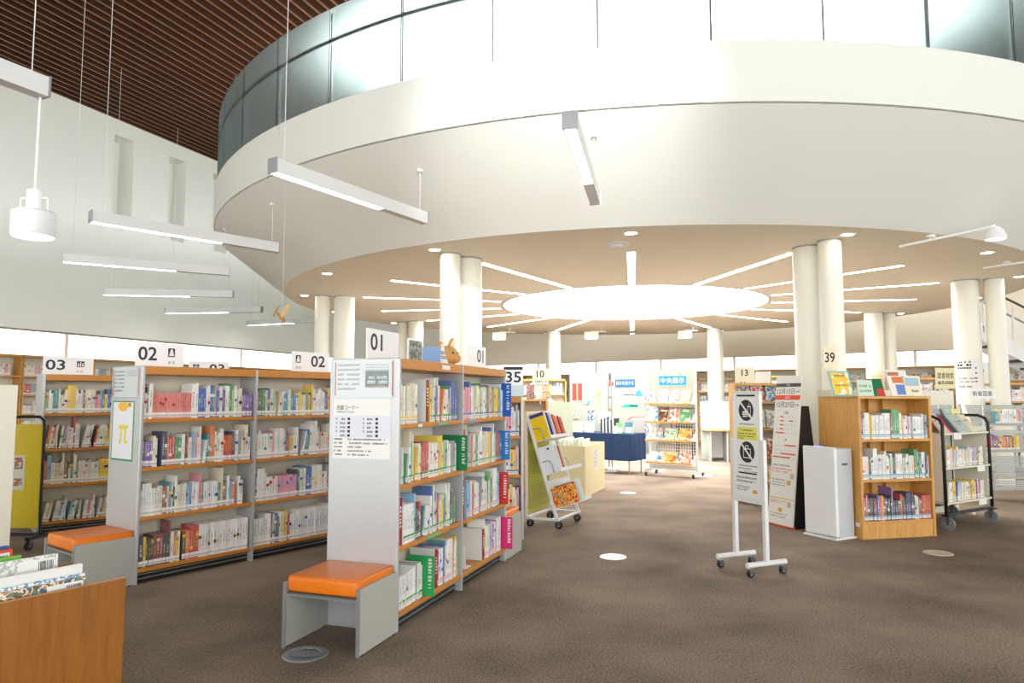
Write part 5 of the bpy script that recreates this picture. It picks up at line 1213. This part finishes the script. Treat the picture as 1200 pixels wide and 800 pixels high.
for k, (x, y, w_, h, c, nm) in enumerate(((.0,.03,.17,.26,(214,204,192),'beige'),(.16,.04,.08,.25,(190,50,44),'red'),(.24,.05,.06,.24,(60,60,66),'charcoal'),(.30,.05,.05,.24,(36,84,110),'deep blue'),(.36,.02,.24,.23,(188,200,196),'grey-green'),(.64,.05,.16,.24,(232,224,190),'straw'))):
    cover('display_book', f'{nm} book leaning on the top shelf of the black truck', 'book', kl(.06+x, y, TZ[0]+.001), rzof(XK2), w_, h, .015, mat('truck_'+nm.split()[0], c, .45), R(38), rows=[(.2,.8,.6,.08),(.2,.6,.45,.06)] if w_ > .1 else None, ink=M_INK)
for k, (x, w_, c, nm) in enumerate(((.12,.2,(226,150,130),'flowered pink'),(.34,.1,(120,170,200),'soft blue'),(.55,.12,(150,200,190),'aqua'),(.7,.16,(236,226,150),'pale lemon'))):
    cover('display_book', f'{nm} book in the rear tier of the black truck top', 'book', kl(.04+x, .2, TZ[0]+.02), rzof(XK2), w_, .25, .015, mat('truckr_'+nm.split()[0], c, .45), R(20), rows=[(.2,.8,.7,.08)], ink=M_GINK)
for x in (.02, .3, .62): MB().box(x, x+.26, .33, .336, TZ[0], TZ[0]+.30).build('divider_plate', M_GREY, tk)
# ------------------------------------------------------------------ perforated steel display shelf
PY = 9.9; pl_ = at_y(1143, 500, PY); po = Vector((pl_.x, PY, 0)); PW = 1.15
pf = thing('perforated_shelf', 'grey perforated steel display shelf on castors', 'display shelf', po, R(4))
for x in (0, PW):
    MB().prism([Vector((x, .06, .1)), Vector((x, .5, .1)), Vector((x, .34, 1.32)), Vector((x, .30, 1.32))], (.02, 0, 0)).build('side_frame', M_GREY, pf)
    for y in (.1, .45): castor(pf, x+.01, y, .04)
for z in (1.03, .665, .30):
    yy = .02
    p = MB(); p.add([(.02, yy+.06, z), (PW, yy+.06, z), (PW, yy+.2, z+.28), (.02, yy+.2, z+.28)], [(0,1,2,3)]); p.build('perforated_plate', M_PERF, pf, uvs=lambda c: (c.x, c.z*1.1))
    MB().box(.02, PW, yy-.05, yy+.06, z-.01, z).box(.02, PW, yy-.055, yy-.05, z-.012, z+.025).build('ledge', M_GREY, pf)
p = MB(); p.add([(.02, .07, .12), (PW, .07, .12), (PW, .07, .25), (.02, .07, .25)], [(0,1,2,3)]); p.build('perforated_plate', M_PERF, pf, uvs=lambda c: (c.x, c.z))
for r, z in enumerate((1.03, .665)):
    row(po + Vector((0, -.03, 0)), Vector((math.cos(R(4)), math.sin(R(4)), 0)), Vector((-math.sin(R(4)), math.cos(R(4)), 0)), .28 if r == 0 else .1, .68 if r == 0 else .62, z, .25, .09, f"{['upper','lower'][r]} ledge, perforated shelf", f"{['upper','lower'][r]} perforated ledge books", wt=W_BRIGHT if r == 0 else W_DARK, hr=(.19,.22), tr=(.012,.03), lean=0, setback=0)
plate_sign(1137, 1165, 455.5, 466.5, 9.5, 'white new-books sign plate on a thin post', '新着図書', M_WHITE, (.5, .55), wd=.8, rows=None)
# sign, posters and plates on columns
plate_sign(965.5, 979, 404.5, 433, 8.3, 'cream 39 number plate fixed before the thin column', '39', mat('sign_sand', (240, 228, 200), .6), (.5, .42), wd=.8, post=False)
plate_sign(1140, 1161, 424, 449, 12.3, 'white number plate with green foot between the right columns'.replace('right ', 'paired '), '6', M_WHITE, (.66, .36), post=True)
def col_sheet(az, r, rad, a_c, a_w, z0, z1, label, rows, m=M_PAPER, ink=M_INK):
    c = Vector(ringp(az, r, 0)); o = thing('column_poster', label, 'poster', c, 0); n = 10; b = MB(); vs = []; fs = []
    for k in range(n+1):
        a = R(a_c - a_w/2 + a_w*k/n)
        for z in (z0, z1): vs.append(((rad+.003)*math.cos(a), (rad+.003)*math.sin(a), z))
    for k in range(n): fs.append((2*k, 2*k+2, 2*k+3, 2*k+1))
    b.add(vs, fs); b.build('sheet', m, o); b = MB()
    for (p, q, y, h) in rows:
        x = p
        while x < q:
            e = min(x+h*1.1, q)
            if RB.random() < .85: b.add([((rad+.004)*math.cos(R(a_c-a_w/2+a_w*u_)), (rad+.004)*math.sin(R(a_c-a_w/2+a_w*u_)), z0+(z1-z0)*v_) for u_, v_ in ((x,y),(e,y),(e,y+h*.8),(x,y+h*.8))], [(0,1,2,3)])
            x = e + h*.3
    b.build('lettering', ink, o)
col_sheet(-67.5, 5.97, .2, -125, 120, 1.5, 2.05, 'white printed sheet wrapped around the thick column near the truck', [(.1,.6,.7,.06),(.1,.6,.78,.08),(.1,.6,.88,.05),(.72,.8,.3,.05),(.72,.8,.4,.05),(.72,.8,.55,.05),(.72,.8,.7,.05),(.1,.8,.4,.03),(.1,.7,.3,.03),(.1,.6,.15,.04)])
col_sheet(-112.5, 5.97, .2, -110, 90, 1.75, 2.0, 'cream printed sheet on the column behind the green picture book', [(.2,.8,.3,.12),(.2,.8,.55,.12)], mat('sheet_cream', (238, 220, 184), .6), mat('sheet_ink', (200, 150, 110), .6))
# ------------------------------------------------------------------ shelf with sign 10, sign 25, magazine shelf with sign 13
sg = local(U4, .05, .25, SH_H-.003)
o = thing('number_sign', 'white 35 sign plate with a black top strip above the magazine cart', 'sign', Vector((at_y(590, 440, 7.2).x, 7.2, 1.43)), 0)
MB().box(0, .2, -.004, .004, 0, .3).build('plate', M_WHITE, o); MB().box(0, .2, -.006, .006, .27, .3).build('top_strip', M_INK, o); txt(o, '35', (.02, -.0048, .14), X, Z, .11, M_INK, width=.16)
MB().box(.04, .21, -.1, -.092, 0, .11).build('foot_card', mat('card_mint', (214, 230, 230), .6), o)
def small_case(px0, px1, y, h, label, zs, rz=0, depth=.4, m=M_OAK):
    a, c = at_y(px0, 470, y), at_y(px1, 470, y); w_ = c.x - a.x; o = thing('wooden_bookcase', label, 'bookcase', (a.x, y, 0), rz)
    for x in (0, w_-.03): MB().box(x, x+.03, 0, depth, 0, h).build('side_panel', m, o)
    MB().box(0, w_, -.004, depth, h, h+.03).build('top_board', m, o); MB().box(.03, w_-.03, depth-.02, depth, 0, h).build('back_panel', M_CREAM, o)
    for z in zs: MB().box(.03, w_-.03, 0, depth-.02, z-.025, z).build('shelf_board', m, o)
    return o, w_
sc, w10 = small_case(612.5, 642, 10.6, 1.36, 'narrow wooden bookcase carrying the 10 sign', (.1, .5, .9))
plate_sign(624, 642.5, 432, 450, 10.6, 'pale 10 number sign with a green lower strip', '10', mat('sign_ivory', (240, 234, 210), .6), (.66, .46), post=-.3, rows=[(.1,.9,.12,.12)])
for k, (px, nm, c) in enumerate(((617, 'dark collage', [(90,60,70),(200,120,90),(60,80,90)]), (628, 'pale leaflet', [(244,240,230),(210,190,160)]), (636, 'orange animal-coloured', [(226,150,70),(240,220,180),(190,100,50)]))):
    q = at_y(px, 470, 10.62); cover('leaflet', f'{nm} leaflet standing on the narrow bookcase below the 10 sign', 'leaflet', (q.x, 10.64, 1.391), 0, .12, .22, .01, print_mat('leaf10_'+str(k), c, 24), R(8))
o = thing('partition', 'pale green partition panel beside the white pin board', 'partition', (at_y(642, 470, 12.2).x, 12.2, 0), 0); wq = at_y(671, 470, 12.2).x - at_y(642, 470, 12.2).x
MB().box(0, wq, 0, .04, .03, 1.33).build('panel', M_PGREEN, o); MB().box(0, .04, -.2, .24, 0, .03).box(wq-.04, wq, -.2, .24, 0, .03).build('foot', M_GREY, o)
# magazine shelf with sign 13
ms, wm = small_case(861, 918, 9.6, 1.58, 'wooden magazine shelf with face-out magazines behind the sign stand', (.25, .62, 1.0, 1.36), R(-4), .35)
plate_sign(861.5, 884, 430, 452, 9.68, 'pale 13 number sign with green strip on the magazine shelf', '13', mat('sign_ivory', (240, 234, 210), .6), (.7, .34), post=False, rows=[(.1,.5,.14,.1)])
o = thing('tent_card', 'white folded tent card on the magazine shelf top', 'card', (at_y(886, 450, 9.66).x, 9.7, 1.611), R(-30)); MB().prism([Vector((0,0,0)), Vector((.2,0,0)), Vector((.2,.05,.16)), Vector((0,.05,.16))], (0,.004,0)).prism([Vector((0,.1,0)), Vector((.2,.1,0)), Vector((.2,.05,.16)), Vector((0,.05,.16))], (0,.004,0)).build('card', M_PAPER, o)
for r, z in enumerate((1.36, 1.0, .62, .25)):
    for k in range(3):
        nm = [['grey portrait','rose','sea blue'],['gold','mossy','stone grey'],['night blue','lilac','brick'],['olive','ash','sunny']][r][k]
        c = [[[(150,150,160),(90,90,110),(220,210,200)],[(220,150,150),(240,220,210),(170,80,90)],[(120,160,190),(230,236,240),(80,110,150)]],[[(200,170,110),(240,230,200)],[(120,140,100),(220,226,200)],[(170,170,170),(230,230,226)]],[[(40,50,80),(150,160,190)],[(190,170,210),(240,236,244)],[(170,90,70),(230,210,190)]],[[(120,120,70),(220,216,190)],[(140,140,140),(220,220,220)],[(230,200,110),(250,240,210)]]][r][k]
        q = Vector((at_y(861, 470, 9.6).x + .05 + k*.2, 9.66, z+.002)); cover('magazine', f'{nm} magazine face out on the {ordn[r]} tier behind the sign stand', 'magazine', q, R(-4), .18, .25, .008, print_mat('magf_'+nm.replace(' ','_'), c, 20), R(14), extra=[(.1,.9,.82,.95,M_PAPER)])
# ------------------------------------------------------------------ wooden bookcases along the outer walls and free standing
def wall_case(XF, s0, wd, h, label, group, rows_n, base_y, books_wt):
    o = thing('wall_bookcase', label, 'bookcase', (0,0,0), 0, group); o.matrix_world = XF
    u_ = Vector((XF[0][0], XF[1][0], 0)); n_ = Vector((XF[0][1], XF[1][1], 0)); rz = rzof(u_); org = Vector((XF[0][3], XF[1][3], 0)) + u_*s0 + n_*base_y
    flip = n_.dot(Vector((-u_.y, u_.x, 0))) > 0
    o.matrix_world = Matrix.Identity(4); o.location = org; o.rotation_euler = (0, 0, rz); sgn = 1 if flip else -1
    def bx(x0, x1, y0, y1, z0, z1, nm, m): MB().box(x0, x1, min(y0*sgn, y1*sgn), max(y0*sgn, y1*sgn), z0, z1).build(nm, m, o)
    for x in (0, wd-.03): bx(x, x+.03, 0, .3, 0, h, 'side_panel', M_OAK)
    bx(0, wd, 0, .3, h-.05, h, 'top_board', M_OAK); bx(.03, wd-.03, 0, .015, 0, h, 'back_panel', M_CREAM)
    for r in range(rows_n):
        z = .1 + r*(h-.15)/rows_n; bx(.03, wd-.03, .015, .3, z-.03, z, 'shelf_board', M_OAK)
        row(org + n_*.3, u_, -n_, .04, wd*(RB.uniform(.7, .98)), z, .3, .2, 'wall bookcase', 'wall books', wt=books_wt, hr=(.2,.27), tr=(.025,.05), far=True, lean=0)
    return o
for k in range(8):
    wall_case(XW, .3 + k*1.86, 1.84, 2.44, 'tall wooden wall bookcase below the strip windows, plaster wall side', 'wall bookcases on the plaster wall side', 5, -AIS, W_PALE)
for k in range(14):
    wall_case(XB, -1.2 + k*1.86, 1.84, 2.44, 'tall wooden wall bookcase along the rear wall', 'wall bookcases along the rear wall', 5, -AIS, W_PALE)
def free_case(px, y, wd, h, label, rz=0):
    q = at_y(px, 465, y); XF = Matrix.Rotation(rz + math.pi, 4, 'Z'); XF.translation = (q.x + wd*math.cos(rz), y + .3, 0)
    c_, s_ = math.cos(rz), math.sin(rz)
    XF = Matrix(((c_, s_, 0, q.x), (s_, -c_, 0, y+.3), (0,0,1,0), (0,0,0,1)))
    return wall_case(XF, 0, wd, h, label, None, 5, 0, W_PALE)
free_case(876, 17.4, 1.4, 1.95, 'free standing wooden bookcase behind the magazine shelf')
free_case(606, 18.6, 1.3, 1.9, 'free standing wooden bookcase behind the narrow bookcase')
free_case(676, 19.6, 1.6, 1.85, 'free standing wooden bookcase behind the white pin boards')
free_case(818, 21.8, 1.5, 2.0, 'free standing wooden bookcase seen past the display rack')
free_case(1052, 15.6, 1.4, 1.85, 'free standing wooden bookcase behind the search sign', R(-12))
free_case(1150, 13.6, 1.5, 1.7, 'free standing wooden bookcase between the paired columns', R(-14))
# ------------------------------------------------------------------ stairs seen between the columns
sx = at_y(1168, 400, 15.2); so = thing('staircase', 'white steel staircase with dark treads rising beyond the columns', 'staircase', (sx.x, 15.2, 0), R(-20))
for k in range(16):
    MB().box(3.6-k*.26, 3.6-k*.26+.3, 0, 1.2, .17+k*.17, .21+k*.17).build('tread', M_BLACK, so)
for y in (-.03, 1.2):
    b = MB(); b.prism([Vector((3.9, y, .0)), Vector((3.9, y, .28)), Vector((-.4, y, 3.08)), Vector((-.4, y, 2.72))], (0, .03, 0)); b.build('stringer', M_WHITE, so)
    for k in range(8): MB().box(3.6-k*.55, 3.635-k*.55, y, y+.03, .3+k*.36, 1.2+k*.36).build('baluster', M_WHITE, so)
    b = MB(); b.tube([(3.9, y+.015, 1.15), (-.4, y+.015, 3.95)], .025, 8); b.build('handrail', M_DGREY, so)
MB().prism([Vector((3.7, -.02, .4)), Vector((3.7, -.02, 1.0)), Vector((-.3, -.02, 3.6)), Vector((-.3, -.02, 3.0))], (0, .012, 0)).build('side_glass', M_CLEAR, so)
# ------------------------------------------------------------------ floor outlets
def outlet(px, py, r, m, label, fins):
    o = thing('floor_outlet', label, 'floor vent', fl(px, py)); b = MB(); b.lathe([(r*.68, .002), (r*.7, .006), (r*.96, .006), (r, .0)], 36, cap=False); b.build('rim', m, o, smooth='auto')
    b = MB(); b.lathe([(r*.68, .001), (r*.68, .002)], 36); b.build('well', M_DGREY if fins else m, o)
    b = MB()
    for k in range(28):
        a = 2*math.pi*k/28; b.bar((r*.3*math.cos(a), r*.3*math.sin(a), .004), (r*.67*math.cos(a+.12), r*.67*math.sin(a+.12), .004), r*.04, .003)
    b.lathe([(r*.3, .002), (r*.3, .006), (.001, .006)], 24); b.build('grille', m, o)
outlet(358, 766.5, .125, M_ALU, 'round grey metal floor vent before the orange bench', 1)
outlet(718.5, 652.5, .12, M_WHITE, 'round white floor vent in the open carpet', 1)
outlet(736, 577.5, .12, mat('outlet_blue', (214, 222, 232), .4), 'round pale floor plate before the display rack', 0)
outlet(1099.5, 648, .125, mat('outlet_sand', (206, 194, 170), .4), 'round beige floor plate before the oak bookcase', 0)
outlet(712, 552, .2, M_WHITE, 'round white floor plate below the blue cloth', 0)
outlet(824, 557.5, .17, M_WHITE, 'round white floor plate beside the display rack foot', 0)
# ------------------------------------------------------------------ wooden pterosaur
pz = at_y(330, 370, 9.0); pd = thing('pterosaur_model', 'plywood pterosaur model hanging on a thread below the soffit', 'model', pz, R(-20))
M_PLY = mat('plywood', (226, 192, 132), .6, var=.08, scale=20); M_PLYD = mat('plywood_dark', (176, 130, 70), .6, var=.1, scale=20)
b = MB(); b.prism([Vector((-.10,0,.06)), Vector((-.02,0,.02)), Vector((.05,0,-.05)), Vector((.03,0,-.08)), Vector((-.03,0,-.03)), Vector((-.09,0,.03))], (0,.02,0)); b.build('body', M_PLYD, pd)
b = MB(); b.prism([Vector((-.02,.0,.02)), Vector((.0,.0,-.03)), Vector((.22,-.1,.10)), Vector((.18,-.1,.13)), Vector((.06,-.03,.10))], (0,0,.004)); b.build('wing', M_PLY, pd)
b = MB(); b.prism([Vector((-.06,.01,.0)), Vector((-.02,.01,-.05)), Vector((-.2,.14,.02)), Vector((-.22,.14,.05)), Vector((-.14,.06,.06))], (0,0,.004)); b.build('wing', M_PLY, pd)
b = MB(); b.prism([Vector((-.1,0,.05)), Vector((-.06,0,.11)), Vector((-.03,0,.16)), Vector((-.08,0,.1)), Vector((-.14,0,.0)), Vector((-.12,0,.04))], (0,.012,0)); b.build('head', M_PLYD, pd)
for x in (.0, .035): MB().bar((x, .01, -.06), (x+.02, .0, -.13), .008, .008).build('leg', M_PLYD, pd)
r_ = math.hypot(pz.x-CX, pz.y-CY); zt_ = ZL + (r_-RL)/(RU-RL)*(ZU-ZL)
MB().cyl((0, .01, .03), (0, .01, zt_-pz.z+.01), .002, 5).build('thread', M_WHITE, pd)
# ------------------------------------------------------------------ turn the books into objects: the largest in view singly, the rest as one mass
def area(k):
    c = k['O'] + k['u']*(k['x']+k['t']/2) + Vector((0,0,k['z']+k['h']/2)) - Vector((0,0,EYE)); d = c.y
    if d <= .2: return 0
    px = 600 + F*c.x/d
    if px < -5 or px > 1205: return 0
    n_ = -k['inw']; f_ = -(c.normalized()).dot(n_)
    a = k['t']*k['h']*(F/d)**2*max(0, f_)
    # hidden: the inner bay of 03 behind 02, the right end of 02 behind 01, shelves behind the cart
    q = k['O'] + k['u']*(k['x']+k['t']/2) + Vector((0,0,k['z']+k['h']/2)); dd = q - Vector((0,0,EYE))
    for (O2, u2, L2_, w2) in ((C01, U1[2], SH_L, U1[3]), (C02, U2[2], SH_L, U2[3])):
        if k['O'] is O2 or (k['O'] - O2).length < .01: continue
        if seg_hit(q, O2, w2*SH_W) : return 0
    return a
def seg_hit(q, O2, e):
    # does the sight line from the viewer to q cross the end panel O2..O2+e on plan?
    r = Vector((q.x, q.y)); s = Vector((e.x, e.y)); o2 = Vector((O2.x, O2.y)); den = r.x*s.y - r.y*s.x
    if abs(den) < 1e-6: return False
    t = (o2.x*s.y - o2.y*s.x)/den; v = (o2.x*r.y - o2.y*r.x)/den
    return 0 < t < .999 and 0 <= v <= 1
for k in BOOKS: k['A'] = area(k) if not k['far'] else 0
BOOKS.sort(key=lambda k: -k['A'])
N_SINGLE = 310
for k in BOOKS[:N_SINGLE]: tag(book_obj('book', [k]), k['label'], 'book', k['group'])
o = book_obj('books', BOOKS[N_SINGLE:]); o['kind'] = 'stuff'; o['label'] = 'remaining closely packed books on the shelves and wall bookcases'; o['category'] = 'books'
